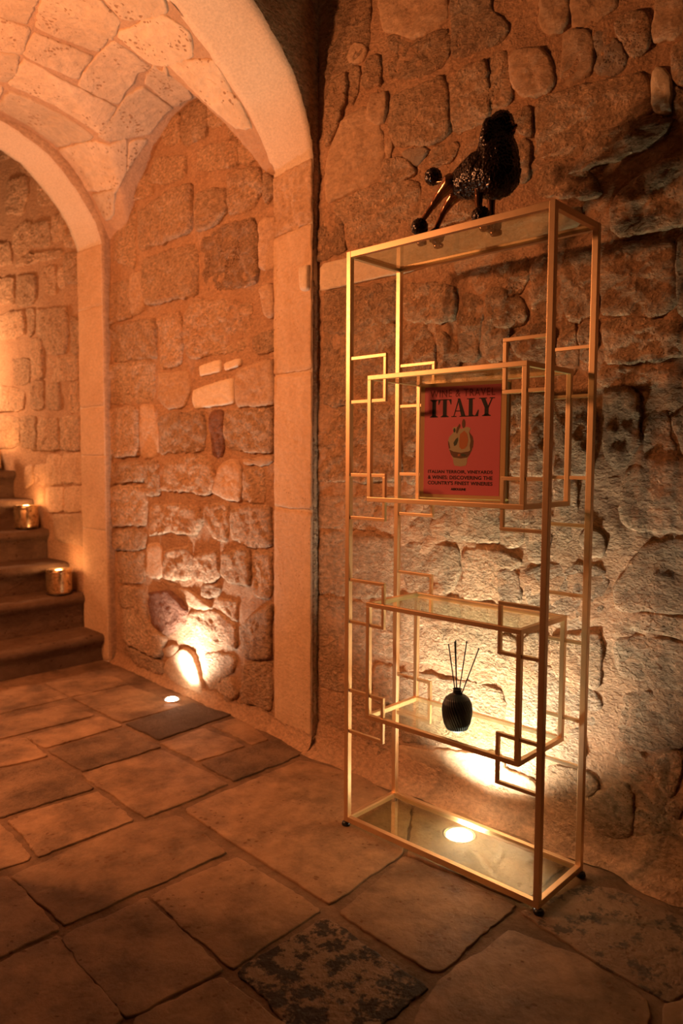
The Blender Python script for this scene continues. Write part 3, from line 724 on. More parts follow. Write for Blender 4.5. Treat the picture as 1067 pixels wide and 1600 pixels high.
# near arch: pier, plastered soffit, dark front
AY = -0.32
near_p = [(.367, 2.328), (.360, 2.386), (.329, 2.482), (.269, 2.601), (.205, 2.667), (.143, 2.721), (.075, 2.779), (0, 2.818), (-.1, 2.848), (-.2, 2.868), (-.32, 2.874)]
far_p = [(.416, 2.347), (.37, 2.43), (.293, 2.533), (.19, 2.62), (.069, 2.717), (-.017, 2.772), (-.094, 2.815), (-.19, 2.855), (-.32, 2.868)]
def full_profile(p, cy, n):
    full = p + [(2*cy-y, z) for y, z in p[::-1][1:]]
    for _ in range(2):
        q = [full[0]]
        for a, b in zip(full, full[1:]):
            q += [(a[0]*.75+b[0]*.25, a[1]*.75+b[1]*.25), (a[0]*.25+b[0]*.75, a[1]*.25+b[1]*.75)]
        full = q + [full[-1]]
    d = [0]
    for a, b in zip(full, full[1:]): d.append(d[-1]+math.dist(a, b))
    out = []; i = 0
    for k in range(n):
        t = d[-1]*k/(n-1)
        while i < len(d)-2 and d[i+1] < t: i += 1
        f = (t-d[i])/(d[i+1]-d[i])
        out.append((full[i][0]+(full[i+1][0]-full[i][0])*f, full[i][1]+(full[i+1][1]-full[i][1])*f))
    return out
NA = 70
npf, fpf = full_profile(near_p, AY, NA), full_profile(far_p, AY, NA)
def jag(p, a=0.003): return a*fbm(p*25, 3)
def arch_body(name, fr, bk, xf, xb, outer_r, outer_l, top, msoffit, mface):
    verts, faces, mi = [], [], []
    cols = 9
    def v(x, y, z):
        verts.append((x, y, z)); return len(verts)-1
    path_f = [(fr[0][0], FZ-0.02 + (fr[0][1]-FZ)*i/24) for i in range(24)] + fr + [(fr[-1][0], fr[-1][1]-(fr[-1][1]-FZ+0.02)*(i+1)/24) for i in range(24)]
    path_b = [(bk[0][0], FZ-0.02 + (bk[0][1]-FZ)*i/24) for i in range(24)] + bk + [(bk[-1][0], bk[-1][1]-(bk[-1][1]-FZ+0.02)*(i+1)/24) for i in range(24)]
    rows = []
    for (a, b) in zip(path_f, path_b):
        row = []
        for c in range(cols):
            t = c/(cols-1)
            p = Vector((xf+(xb-xf)*t, a[0]+(b[0]-a[0])*t, a[1]+(b[1]-a[1])*t))
            k = 0.002*fbm(p*14, 3) + (jag(p, 0.005) if c in (0, cols-1) else 0)
            row.append(v(p.x, p.y+k, p.z+k))
        rows.append(row)
    for r in range(len(rows)-1):
        for c in range(cols-1):
            faces.append((rows[r][c], rows[r+1][c], rows[r+1][c+1], rows[r][c+1])); mi.append(0)
    # faces toward the near room and toward the bay
    n = len(path_f)
    for col, path, x in ((0, path_f, xf), (cols-1, path_b, xb)):
        outer = []
        for i, (y, z) in enumerate(path):
            if i < 24: o = (outer_r, z)
            elif i >= n-24: o = (outer_l, z)
            else:
                f = (i-24)/(n-49); o = (outer_r+(outer_l-outer_r)*f, top)
            outer.append(o)
        mids = []
        for (y, z), (oy, oz) in zip(path, outer):
            mids.append([v(x, y+(oy-y)*k/6, z+(oz-z)*k/6) for k in range(1, 7)])
        for i in range(n-1):
            a = [rows[i][col]]+mids[i]; b = [rows[i+1][col]]+mids[i+1]
            for k in range(6):
                f = (a[k], a[k+1], b[k+1], b[k])
                faces.append(f if col == 0 else f[::-1]); mi.append(1)
        # corners between pier and head
        for i in (23, n-25):
            oy = outer_r if i == 23 else outer_l
            faces.append((mids[i][-1], v(x, oy, top), mids[i+1][-1])); mi.append(1)
    o = new_mesh(name, verts, faces, None, None, True, [msoffit, mface], mi)
    o['kind'] = 'structure'
    return o
trim_1 = arch_body('trim_1', npf, fpf, -0.52, -0.80, 0.47, -3.0, 3.42, M['plaster'], M['stone'])
# dressed blocks of the near pier
PP = lambda s, t: (s, 0.367+(-0.52-s)*0.1714, t)
NP_ = lambda s, t: (-0.169, -0.9856, 0)
for z0, z1, mt in ((FZ+0.0, 0.958, 'ashlar'), (0.962, 1.513, 'ashlar'), (1.517, 2.08, 'ashlar'), (2.084, 2.326, 'smooth')):
    stone(trim_1, [(-0.522, z0), (-0.796, z0), (-0.796, z1+0.006), (-0.522, z1)], PP, NP_, 0.006, 0.0025 if mt == 'ashlar' else 0.008, M[mt], corner=0.006, jit=0.0025, edge=(0.5, 0.95, 1.0), dense=1.4)
# block at the end of the slab, bedded on the pier
stone(trim_1, [(-0.527, 1.822), (-0.585, 1.828), (-0.590, 1.925), (-0.527, 1.924)], PP, NP_, 0.024, 0.002, M['pale'], corner=0.005, jit=0.0015)

# bay wall under the lunette
by = lambda x: 0.415+(-0.80-x)*0.0691+0.014
PB = lambda s, t: (s, by(s), t)
NB = lambda s, t: (-0.069, -0.9976, 0)
wall_bay = grid('wall_back', lambda s, t: (s, by(s)-0.005, t), lin(-2.36, -0.78, 84), lin(FZ-0.02, 2.98, 150), M['mortar'], disp=lambda p: 0.008*fbm(p*8, 4)+0.004*fbm(p*30, 2), Nf=NB)
wall_stones('bay', wall_bay, PB, NB, 0.013, 0.030)

# far arch and its pier
inner_p = [(.478, 2.375), (.446, 2.471), (.39, 2.554), (.307, 2.656), (.216, 2.737), (.147, 2.785), (.021, 2.837), (-.068, 2.864), (-.25, 2.90), (-.45, 2.91)]
ipf = full_profile(inner_p, -0.45, NA)
ibf = [(y*0.985, z) for y, z in ipf]
trim_2 = arch_body('trim_2', ipf, [(y, z) for y, z in ipf], -2.32, -2.60, 0.60, -2.1, 3.42, M['plaster'], M['smooth'])
PF2 = lambda s, t: (s, 0.478, t)
for z0, z1 in ((FZ, .745), (.75, 1.179), (1.184, 1.46), (1.465, 2.028), (2.033, 2.37)):
    stone(trim_2, [(-2.322, z0), (-2.60, z0), (-2.60, z1), (-2.322, z1)], PF2, NR, 0.005, 0.0025, M['ashlar'], corner=0.006, jit=0.0025, edge=(0.5, 0.95, 1.0))

# stair wall beyond the far arch
PS = lambda s, t: (s, 0.492, t)
wall_stair = grid('wall_stair', PS, lin(-5.6, -2.58, 120), lin(FZ, 4.0, 150), M['mortar'], disp=lambda p: 0.007*fbm(p*8, 4)+0.003*fbm(p*30, 2), Nf=NR)
wall_stones('stair', wall_stair, PS, NR, 0.006, 0.016)

# vault over the bay
FPV = [(.416, 2.347), (.37, 2.44), (.293, 2.545), (.19, 2.64), (.069, 2.73), (-.094, 2.815), (-.3, 2.88), (-.5, 2.90), (-.9, 2.88), (-1.3, 2.74), (-1.6, 2.52), (-1.75, 2.30)]
BPV = [(.53, 2.40), (.504, 2.452), (.433, 2.586), (.363, 2.691), (.284, 2.763), (.18, 2.83), (.052, 2.868), (-.068, 2.885), (-.45, 2.93), (-.9, 2.91), (-1.3, 2.75), (-1.6, 2.53), (-1.75, 2.32)]
LUV = [(-2.32, 2.25), (-2.24, 2.33), (-2.128, 2.40), (-1.959, 2.611), (-1.774, 2.755), (-1.603, 2.829), (-1.42, 2.855), (-1.246, 2.815), (-1.086, 2.688), (-.978, 2.547), (-.894, 2.418), (-.8, 2.30)]
def zv(x, y):
    t = min(max((-.8-x)/1.52, 0), 1)
    zm = (1-t)*interp(FPV, y)+t*interp(BPV, y)
    zc = interp(LUV, x)+.10*max(.47-y, 0)
    k = .06; m = max(zm, zc)
    return m+k*math.log(math.exp((zm-m)/k)+math.exp((zc-m)/k))-k*math.log(2)*math.exp(-abs(zm-zc)/k*.5)
PV = lambda s, t: (s, t, zv(s, t))
def NV(s, t):
    e = 0.01
    a = Vector((2*e, 0, zv(s+e, t)-zv(s-e, t))); b = Vector((0, 2*e, zv(s, t+e)-zv(s, t-e)))
    n = a.cross(b).normalized()
    return -n
ys = [0.57-0.012*i for i in range(34)]
while ys[-1] > -1.76: ys.append(ys[-1]-0.03)
ceiling = grid('ceiling', PV, lin(-2.33, -0.79, 90), ys, M['vmortar'], disp=lambda p: 0.004*fbm(p*10, 3), Nf=NV)
vextra = [('', [(-1.16, -.40), (-1.02, -.30), (-.84, -.32), (-.84, -.62), (-1.14, -.64)]), ('', [(-1.50, -.46), (-1.19, -.42), (-1.17, -.68), (-1.50, -.70)]),
          ('', [(-1.80, -.42), (-1.58, -.46), (-1.55, -.72), (-1.80, -.74)]), ('', [(-2.25, -.28), (-2.02, -.28), (-1.83, -.40), (-1.83, -.66), (-2.25, -.66)]),
          ('', [(-.98, .10), (-.83, .22), (-.83, .30), (-.92, .30), (-1.0, .21)])]
for fl, poly in STONES['vault'] + vextra:
    stone(ceiling, poly, PV, NV, 0.007, 0.004, M['vault'], sink=0.008, corner=0.008, jit=0.004, edge=(0.4, 0.9, 1.0), grow=0.016)
# bay side wall on the left and the near room's own ceiling, both outside the picture
grid('wall_left', lambda s, t: (s, -1.76, t), lin(-2.6, -0.78, 12), lin(FZ, 2.6, 12), M['mortar'], flip=True)
grid('ceiling', lambda s, t: (s, t, 3.40), lin(-0.53, 2.7, 6), lin(0.45, -3.0, 6), M['vmortar'])

# floor: mortar bed and flagstones
floor = grid('floor', lambda s, t: (s, t, FZ-0.006), lin(-2.7, 2.7, 150), lin(0.55, -3.0, 100), M['fmortar'], disp=lambda p: 0.0018*fbm(p*9, 3), Nf=lambda s, t: (0, 0, 1), flip=True)
PFl = lambda s, t: (s, t, FZ-0.008)
NFl = lambda s, t: (0, 0, 1)
fextra = []
y = -1.26
for row in range(5):
    x = -0.45-0.1*row
    while x < 2.6:
        w = RND.uniform(0.3, 0.5); fextra.append((RND.choice(['', '', 'g', 'm']), [(x, y), (x+w-.03, y), (x+w-.03, y-.29), (x, y-.29)])); x += w
    y -= 0.32
for x0, x1, y0, y1, fl in ((0.57, 0.98, -.75, -1.20, ''), (1.0, 1.4, -.72, -1.20, ''), (1.15, 1.6, -.36, -.68, ''), (1.27, 1.7, .26, -.33, 'm'), (1.63, 2.1, -.36, -.9, ''), (1.73, 2.5, .3, -.33, ''),
                           (-1.50, -1.27, -.58, -.95, ''), (-1.24, -.88, -.76, -1.10, 'g'), (-1.78, -1.53, -.50, -.90, ''), (-2.25, -1.82, -.50, -.95, ''), (-.86, -.5, -.98, -1.3, '')):
    fextra.append((fl, [(x0, y0), (x1, y0), (x1, y1), (x0, y1)]))
FK = {'': 'flag', 'g': 'flag_grey', 'm': 'flag_mottled', 'k': 'flag_slate', 'D': 'flag_dark'}
for fl, poly in STONES['floor'] + fextra:
    stone(floor, poly, PFl, NFl, 0.008+RND.uniform(-0.0015, 0.0015), 0.0016, M[FK[fl]], sink=0.006, jit=0.005, corner=0.006, edge=(0.55, 0.95, 1.0), freq=7, grow=0.010, ringw=0.35, name='flagstone')

# plaster coving where the walls meet the floor
def cove(name, line, nrm, x0, x1, n, w=0.085, h=0.13):
    sec = [(-w, -0.004), (-w*0.6, 0.012), (-w*0.34, 0.03), (-w*0.16, 0.062), (-0.006, h*0.8), (0.012, h)]
    verts, faces = [], []
    for i in range(n):
        x = x0+(x1-x0)*i/(n-1)
        k = 1+0.35*fbm(Vector((x*5, 1, 2)), 3)
        for (d, zz) in sec:
            p = Vector((x, line(x)+d*k, FZ+zz*k))
            q = 0.006*fbm(p*22, 3)
            verts.append((x+nrm[0]*d*k, p.y+q, p.z+(q if zz > 0 else 0)))
    m = len(sec)
    for i in range(n-1):
        for j in range(m-1): faces.append((i*m+j, (i+1)*m+j, (i+1)*m+j+1, i*m+j+1))
    o = new_mesh(name, verts, faces, M['mortar'], None, True); o['kind'] = 'structure'
cove('baseboard_right', lambda x: WY-0.004, (0, 0), -0.53, 2.6, 180)
cove('baseboard_back', lambda x: by(x)-0.008, (0, 0), -2.30, -0.79, 90, 0.05, 0.06)
cove('baseboard_pier', lambda x: 0.367+(-0.52-x)*0.1714, (0, 0), -0.81, -0.51, 24, 0.045, 0.05)

# stairs
SX = [-2.358, -2.585, -2.796, -3.064, -3.286, -3.552, -3.80, -4.05, -4.30, -4.55, -4.80]
SZ = [0.142, 0.348, 0.518, 0.708, 0.893, 1.081, 1.27, 1.46, 1.65, 1.84, 2.03]
stair = tag(empty('stone_staircase', (-2.4, -0.45, FZ)), 'worn stone staircase climbing left beyond the far archway', 'staircase')
for i in range(10):
    x, z_ = SX[i], SZ[i]; zb = SZ[i-1] if i else FZ; xn = SX[i+1]
    prof = [(x-.03, zb-.01), (x-.032, zb+(z_-zb)*.3), (x-.030, z_-.075), (x-.014, z_-.058), (x-.001, z_-.042), (x+.002, z_-.026), (x-.004, z_-.010), (x-.018, z_-.001), (x-.05, z_), (x-.10, z_+.001), (xn-.05, z_+.002)]
    verts, faces = [], []
    ny = 60
    for k in range(ny):
        yy = 0.488-1.94*k/(ny-1)
        for (a, b) in prof:
            p = Vector((a, yy, b)); d = 0.007*fbm(p*9, 3)+0.003*fbm(p*30, 2)
            verts.append((a+d, yy, b+d*0.8))
    m = len(prof)
    for k in range(ny-1):
        for j in range(m-1): faces.append((k*m+j, k*m+j+1, (k+1)*m+j+1, (k+1)*m+j))
    adopt(new_mesh('step', verts, faces, M['step'], None, True), stair)

# ------------------------------------------------------------------ uplights in the floor
def uplight(x, y, tx, ty, power, label, tilt_z=0.9, r=0.042):
    root = tag(empty('recessed_uplight', (x, y, FZ)), label, 'floor light', 'recessed uplights')
    adopt(lathe('bezel', [(r, -0.01), (r+.004, 0.003), (r+.012, 0.003), (r+.014, -0.01)], M['steel'], (x, y, FZ), 40), root)
    lens = adopt(lathe('lens', [(.0001, 0.011), (r*.4, 0.010), (r*.8, 0.006), (r, 0.0)], M['lens'], (x, y, FZ), 40), root)
    l = lamp('uplight_beam', 'SPOT', (x, y, FZ+0.016), power, UPLIGHT, r*0.8, (x+tx, y+ty, FZ+tilt_z), 122, 0.9)
    l.parent = root
    l.matrix_parent_inverse = Matrix.Translation(root.location).inverted()
    return root
uplight(0.308, 0.205, 0.0, 0.30, UP_POWER, 'round recessed floor uplight glowing under the gold shelf')
uplight(-1.470, 0.335, 0.05, 0.25, UP_POWER*0.5, 'round recessed floor uplight glowing by the rubble wall near the stairs', r=0.03)

# ------------------------------------------------------------------ gold shelf
W, D, H, S_ = 0.693, 0.2586, 1.80, 0.017
et = tag(empty('display_shelf', (W/2, D/2, FZ)), 'tall open gold metal display shelf with interlocking square frames and glass', 'shelf')
B = M['brass']
def sbox(name, lo, hi, bev=0.0012, mat=None): return adopt(box_obj(name, lo, hi, mat or B, None, bev), et)
for x in (0, W-S_):
    for y in (0, D-S_): sbox('post', (x, y, 0), (x+S_, y+S_, H))
for z in (0.0, H-S_-0.001):
    for y in (0, D-S_): sbox('long_rail', (S_-.0005, y+.0005, z), (W-S_+.0005, y+S_-.0005, z+S_+0.001))
    for x in (0, W-S_): sbox('side_rail', (x+.0005, S_-.0005, z), (x+S_-.0005, D-S_+.0005, z+S_+0.001))
t = 0.014
X0, X1 = 0.088, 0.625
def inner_box(z0, z1):
    for y in (0.001, D-t-0.001):
        for z in (z0, z1-t): sbox('inner_rail', (X0, y, z), (X1, y+t, z+t))
        for x in (X0, X1-t): sbox('inner_upright', (x, y, z0+t-.0005), (x+t, y+t, z1-t+.0005))
    for z in (z0, z1-t):
        for x in (X0, X1-t): sbox('inner_side_rail', (x, t, z), (x+t, D-t, z+t))
inner_box(1.038, 1.419)
inner_box(0.360, 0.727)
c = 0.010
def link(x0, x1, z0, z1, y, left):
    bm = bmesh.new()
    add_box(bm, (x0, y, z0), (x1, y+c, z0+c), 0.0008)
    add_box(bm, (x0, y, z1-c), (x1, y+c, z1), 0.0008)
    xe = x1-c if left else x0
    add_box(bm, (xe, y, z0+c), (xe+c, y+c, z1-c), 0.0008)
    adopt(from_bm('square_link', bm, B), et)
for y in (0.0035, D-c-0.0035):
    for z0, z1 in ((1.338, 1.481), (0.980, 1.123), (0.650, 0.793), (0.295, 0.438)):
        link(S_-.001, 0.158, z0, z1, y, True)
        link(W-0.140, W-S_+.001, z0, z1, y, False)
for z, x0, x1 in ((H-.0125, S_, W-S_), (0.008, S_, W-S_)):
    sbox('glass_panel', (x0+.001, S_+.001, z), (x1-.001, D-S_-.001, z+.005), 0, M['glass'])
for z in (1.047, 1.406, 0.369, 0.714):
    sbox('glass_panel', (X0+t+.001, t+.003, z), (X1-t-.001, D-t-.003, z+.005), 0, M['glass'])
for x in (S_/2, W-S_/2):
    for y in (S_/2, D-S_/2):
        adopt(lathe('foot', [(0.004, FZ), (.0135, FZ+0.0005), (.0145, FZ+.004), (.0125, -.003), (.007, -.0002), (.005, 0.0)], M['rubber'], (x+(0.006 if x > .3 else -.004), y-0.002, 0), 24), et)

# ------------------------------------------------------------------ figurine
def worley(scale, amp):
    def f(p, n):
        d = noise.voronoi(p*scale)[0]
        return amp*(0.55-d[0]*1.1) + amp*0.5*noise.noise(p*scale*1.7)
    return f
def blob(name, chains, voxel, iters, mat, disp=None, parent=None):
    bm = bmesh.new()
    for ch in chains:
        pts = []
        if len(ch) == 1: pts = [ch[0]]
        for a, b in zip(ch, ch[1:]):
            d = math.dist(a[:3], b[:3]); n = max(2, int(d/(min(a[3], b[3])*0.35))+1)
            for i in range(n+1):
                f = i/n; pts.append(tuple(a[k]+(b[k]-a[k])*f for k in range(4)))
        for (x, y, z, r) in pts:
            bmesh.ops.create_icosphere(bm, subdivisions=2, radius=r, matrix=Matrix.Translation((x, y, z)))
    me = bpy.data.meshes.new('raw'); bm.to_mesh(me); bm.free()
    o = bpy.data.objects.new('raw', me); COL.objects.link(o)
    r = o.modifiers.new('r', 'REMESH'); r.mode = 'VOXEL'; r.voxel_size = voxel
    if iters:
        s = o.modifiers.new('s', 'SMOOTH'); s.iterations = iters; s.factor = 0.5
    dg = bpy.context.evaluated_depsgraph_get()
    out = bpy.data.meshes.new_from_object(o.evaluated_get(dg))
    bpy.data.objects.remove(o); bpy.data.meshes.remove(me)
    out.name = name
    if disp:
        ns = [v.normal.copy() for v in out.vertices]
        for v, n in zip(out.vertices, ns): v.co = v.co + n*disp(v.co.copy(), n)
    out.materials.clear(); out.materials.append(mat)
    out.polygons.foreach_set('use_smooth', [True]*len(out.polygons))
    out.update()
    ob = bpy.data.objects.new(name, out); COL.objects.link(ob)
    if parent is not None: ob.parent = parent
    return ob
M['bronze'] = simple('dark_bronze_glaze', (0.30, 0.15, 0.085), 0.16, 0.85)
M['curl'] = simple('dark_curl_glaze', (0.030, 0.015, 0.010), 0.24, 0.35, 0.6)
zg = H-.0075
def L_(y, *pts): return [(x, y, z, r) for x, z, r in pts]
body = blob('poodle_figurine', [
    [(.316, .113, 1.957, .030), (.37, .115, 1.966, .033), (.44, .12, 1.965, .046), (.462, .12, 2.03, .034), (.468, .12, 2.075, .027), (.496, .12, 2.061, .013)],
    L_(.086, (.322, 1.952, .026), (.288, 1.928, .017), (.258, 1.899, .011), (.226, 1.870, .0085), (.216, 1.835, .0085), (.216, zg+.010, .010), (.232, zg+.009, .009)),
    L_(.141, (.316, 1.946, .026), (.284, 1.924, .017), (.258, 1.895, .011), (.236, 1.858, .0085), (.234, 1.83, .0085), (.236, zg+.010, .010), (.252, zg+.009, .009)),
    L_(.115, (.312, 1.975, .011), (.280, 1.973, .007), (.252, 1.978, .006), (.24, 1.992, .006)),
    L_(.092, (.412, 1.92, .014), (.414, 1.865, .0105), (.428, zg+.012, .011), (.446, zg+.010, .010)),
    L_(.150, (.416, 1.92, .014), (.418, 1.865, .0105), (.426, zg+.012, .011), (.444, zg+.010, .010)),
], 0.0032, 4, M['bronze'])
curl = worley(165, 0.0042)
blob('curly_mane', [
    [(.360, .115, 1.953, .050), (.410, .118, 1.963, .066), (.452, .12, 1.950, .067), (.452, .12, 2.0, .060), (.450, .12, 2.04, .047), (.458, .12, 2.078, .035)],
    [(.448, .082, 2.075, .016), (.446, .078, 2.035, .022)], [(.448, .158, 2.075, .016), (.446, .162, 2.035, .022)],
    [(.464, .12, 2.082, .035)], [(.486, .12, 2.062, .021)],
], 0.0026, 2, M['curl'], curl, body)
for (x, y, z_, r) in ((.214, .086, 1.850, .026), (.235, .141, 1.832, .025), (.422, .092, 1.838, .027), (.423, .150, 1.830, .026)):
    blob('leg_pompom', [[(x, y, z_, r)]], 0.0026, 1, M['curl'], curl, body)
blob('tail_pompom', [[(.240, .115, 1.996, .026)]], 0.0026, 1, M['curl'], curl, body)
blob('nose', [[(.508, .12, 2.064, .006)]], 0.0015, 1, M['bronze'], None, body)
for y in (.104, .136): blob('eye', [[(.488, y, 2.082, .0035)]], 0.0012, 1, M['bronze'], None, body)
tag(body, 'dark glossy curly poodle figurine with bronze legs on the glass shelf top', 'figurine')

# ------------------------------------------------------------------ reed diffuser
dx, dy, dz = 0.372, 0.087, 0.3742
M['vase'] = simple('black_ribbed_ceramic', (0.012, 0.014, 0.018), 0.42, 0.0, 0.5)
M['reed'] = simple('black_reed', (0.010, 0.008, 0.007), 0.7)
vp = [(0.0001, 0.0), (.024, 0.0), (.031, .004), (.038, .020), (.0425, .042), (.0440, .060), (.0420, .078), (.035, .094), (.024, .104), (.0135, .109), (.0125, .120), (.0140, .1225), (.0105, .1225), (.0100, .105)]
vp2 = []
for a, b in zip(vp, vp[1:]):
    for i in range(5): vp2.append((a[0]+(b[0]-a[0])*i/5, a[1]+(b[1]-a[1])*i/5))
vp2.append(vp[-1])
vase = lathe('reed_diffuser', [(r, z_) for r, z_ in vp2], M['vase'], (0, 0, 0), 220, None,
             lambda a, z_: 0.028*math.sin(34*(a+9*z_))*max(0, min(1, (0.102-z_)/.012))*min(1, z_/.008))
vase.location = (dx, dy, dz)
tag(vase, 'black ribbed bulb vase with dark diffuser reeds on the lower glass shelf', 'diffuser')
for (ex, ez, ey) in ((-.034, .250, .0), (-.017, .262, .012), (-.008, .263, -.006), (.027, .268, .004), (.071, .256, .0)):
    bm = bmesh.new()
    p0 = Vector((-ex*0.12, -ey*0.3, .05)); p1 = Vector((ex, ey, ez)); d = p1-p0
    mt = Matrix.Translation((p0+p1)/2) @ d.to_track_quat('Z', 'Y').to_matrix().to_4x4()
    bmesh.ops.create_cone(bm, cap_ends=True, segments=8, radius1=.0017, radius2=.0017, depth=d.length, matrix=mt)
    from_bm('reed', bm, M['reed'], vase, True)

# ------------------------------------------------------------------ book
M['book_pink'] = simple('book_cover_red', (0.76, 0.15, 0.19), 0.55)
M['book_tan'] = simple('book_cloth_tan', (0.74, 0.42, 0.18), 0.6)
M['book_page'] = simple('book_pages', (0.72, 0.62, 0.48), 0.8)
M['ink'] = simple('black_ink', (0.010, 0.008, 0.010), 0.5)
M['ink_red'] = simple('dark_red_ink', (0.26, 0.028, 0.022), 0.5)
M['pot_cream'] = simple('jug_cream', (0.52, 0.42, 0.26), 0.6)
M['pot_brown'] = simple('jug_brown', (0.16, 0.07, 0.035), 0.6)
M['pot_green'] = simple('jug_green', (0.05, 0.07, 0.035), 0.6)
M['pot_orange'] = simple('jug_orange', (0.55, 0.17, 0.05), 0.6)
bw, bh = 0.240, 0.318
ang = math.radians(10.0)
bx, byy, bz = 0.228, 0.101, 1.0526
book = empty('wine_travel_book', (bx, byy, bz))
book.rotation_euler = (math.radians(-0.6), 0, ang)
MXB, MTB = 0.012, 0.011
def bpart(name, verts, faces, mat):
    return new_mesh(name, verts, faces, mat, book, False)
def bbox(name, lo, hi, mat, bev=0.0):
    return box_obj(name, lo, hi, mat, book, bev)
bbox('cover_board', (-MXB, 0.001, 0), (bw+MXB+.004, 0.0045, bh+2*MTB), M['book_tan'], 0.0008)
bbox('page_block', (-MXB+.003, 0.0045, 0.003), (bw+MXB, 0.034, bh+2*MTB-.004), M['book_page'])
bbox('back_board', (-MXB, 0.034, 0), (bw+MXB+.004, 0.0375, bh+2*MTB), M['book_tan'], 0.0008)
bbox('spine', (-MXB-.002, 0.001, 0), (-MXB+.0015, 0.0375, bh+2*MTB), M['book_tan'], 0.0008)
bbox('cover_panel', (0, 0.0004, MTB), (bw, 0.0012, MTB+bh), M['book_pink'])
def flat(name, polys, mat, y):
    verts, faces = [], []
    for p in polys:
        k = len(verts)
        verts += [(u*bw, y, MTB+bh*(1-v)) for u, v in p]
        faces.append(tuple(range(k, k+len(p))))
    return bpart(name, verts, faces, mat)
# title: high-contrast capitals
def rect(a, b, c_, d): return [(a, b), (c_, b), (c_, d), (a, d)]
LET = {
 'I': (.56, [rect(.15, 0, .40, 1), rect(0, 0, .55, .05), rect(0, .95, .55, 1), [(.05, .05), (.50, .05), (.40, .12), (.15, .12)], [(.15, .88), (.40, .88), (.50, .95), (.05, .95)]]),
 'T': (.92, [rect(.33, 0, .58, 1), rect(0, .95, .90, 1), rect(.18, 0, .73, .05), [(0, .95), (0, .70), (.035, .70), (.16, .95)], [(.74, .95), (.865, .70), (.90, .70), (.90, .95)], [(.23, .05), (.68, .05), (.58, .12), (.33, .12)]]),
 'A': (1.02, [[(.40, 1.02), (.56, 1.02), (.94, .02), (.66, .02)], [(.13, .02), (.19, .02), (.50, .96), (.44, .98)], rect(.24, .30, .72, .35), rect(0, 0, .34, .05), rect(.54, 0, 1.04, .05)]),
 'L': (.80, [rect(.13, 0, .38, 1), rect(0, 0, .76, .05), rect(0, .95, .52, 1), [(.56, .05), (.76, .05), (.79, .36), (.75, .36)], [(.38, .05), (.48, .05), (.38, .12)]]),
 'Y': (1.0, [[(.10, 1), (.38, 1), (.63, .46), (.37, .46)], [(.82, 1), (.89, 1), (.62, .44), (.55, .48)], rect(.37, 0, .62, .48), rect(0, .95, .50, 1), rect(.68, .95, 1.02, 1), rect(.22, 0, .77, .05), [(.27, .05), (.72, .05), (.62, .12), (.37, .12)]]),
}
polys = []; xx = 0
for ch in 'ITALY':
    adv, ps = LET[ch]
    polys += [[(xx+a, b) for a, b in p] for p in ps]; xx += adv
xx -= 0.0
flat('title_lettering', [[(0.075+a/xx*0.845, 0.282-b*0.165) for a, b in p] for p in polys], M['ink'], 0.0)
def text(name, body_, u0, u1, v0, v1, mat, off=0.0, sp=1.0):
    cu = bpy.data.curves.new(name, 'FONT'); cu.body = body_; cu.offset = off; cu.space_character = sp
    to = bpy.data.objects.new(name, cu); COL.objects.link(to)
    me = bpy.data.meshes.new_from_object(to.evaluated_get(bpy.context.evaluated_depsgraph_get()))
    bpy.data.objects.remove(to); bpy.data.curves.remove(cu)
    xs = [v.co.x for v in me.vertices]; zs = [v.co.y for v in me.vertices]
    x0, x1, y0, y1 = min(xs), max(xs), min(zs), max(zs)
    for v in me.vertices:
        u = u0+(v.co.x-x0)/(x1-x0)*(u1-u0); w = v1-(v.co.y-y0)/(y1-y0)*(v1-v0)
        v.co = (u*bw, 0.0, MTB+bh*(1-w))
    me.materials.clear(); me.materials.append(mat); me.name = name
    o = bpy.data.objects.new(name, me); COL.objects.link(o); o.parent = book
    return o
text('heading_lettering', 'WINE & TRAVEL', .075, .925, .030, .098, M['ink_red'], 0.0, 1.12)
for i, s in enumerate(('ITALIAN TERROIR, VINEYARDS', '& WINES: DISCOVERING THE', "COUNTRY'S FINEST WINERIES")):
    text('subtitle_lettering', s, .060, .915, .772+i*.051, .807+i*.051, M['ink'], 0.022, 1.05)
text('publisher_lettering', 'ASSOULINE', .375, .575, .937, .960, M['ink'], 0.06, 0.95)
# painted jug
def ell(cu_, cv, ru, rv, n=20, a0=0, a1=2*math.pi): return [(cu_+ru*math.cos(a0+(a1-a0)*i/n), cv+rv*math.sin(a0+(a1-a0)*i/n)) for i in range(n)]
jug = [(.42, .730), (.405, .705), (.40, .668), (.375, .635), (.345, .585), (.330, .535), (.328, .500), (.342, .465), (.385, .435), (.40, .415), (.385, .395), (.39, .380), (.43, .372), (.47, .385), (.50, .395), (.53, .385), (.58, .375), (.625, .390), (.610, .410), (.605, .430), (.640, .460), (.663, .500), (.660, .545), (.640, .595), (.610, .635), (.585, .668), (.582, .705), (.570, .728), (.50, .738)]
flat('jug_picture', [jug], M['pot_cream'], 0.0001)
for _k in [[(.345, .580), (.40, .600), (.50, .612), (.60, .600), (.645, .580), (.612, .632), (.585, .655), (.50, .665), (.405, .655), (.372, .630)], [(.328, .500), (.345, .52), (.36, .57), (.342, .575), (.330, .535)], [(.60, .42), (.648, .465), (.662, .51), (.655, .56), (.625, .60), (.615, .55), (.625, .50)], ell(.53, .345, .022, .042), [(.44, .385), (.475, .345), (.488, .36), (.46, .42), (.445, .44), (.43, .42)]]: flat('painted_band', [_k], M['pot_brown'], 0.0)
for _k in [[(.40, .52), (.43, .485), (.46, .47), (.462, .50), (.44, .54), (.41, .55)], [(.50, .625), (.53, .618), (.58, .63), (.56, .645), (.51, .645)], ell(.41, .405, .015, .02)]: flat('painted_leaf', [_k], M['pot_green'], -0.0001)
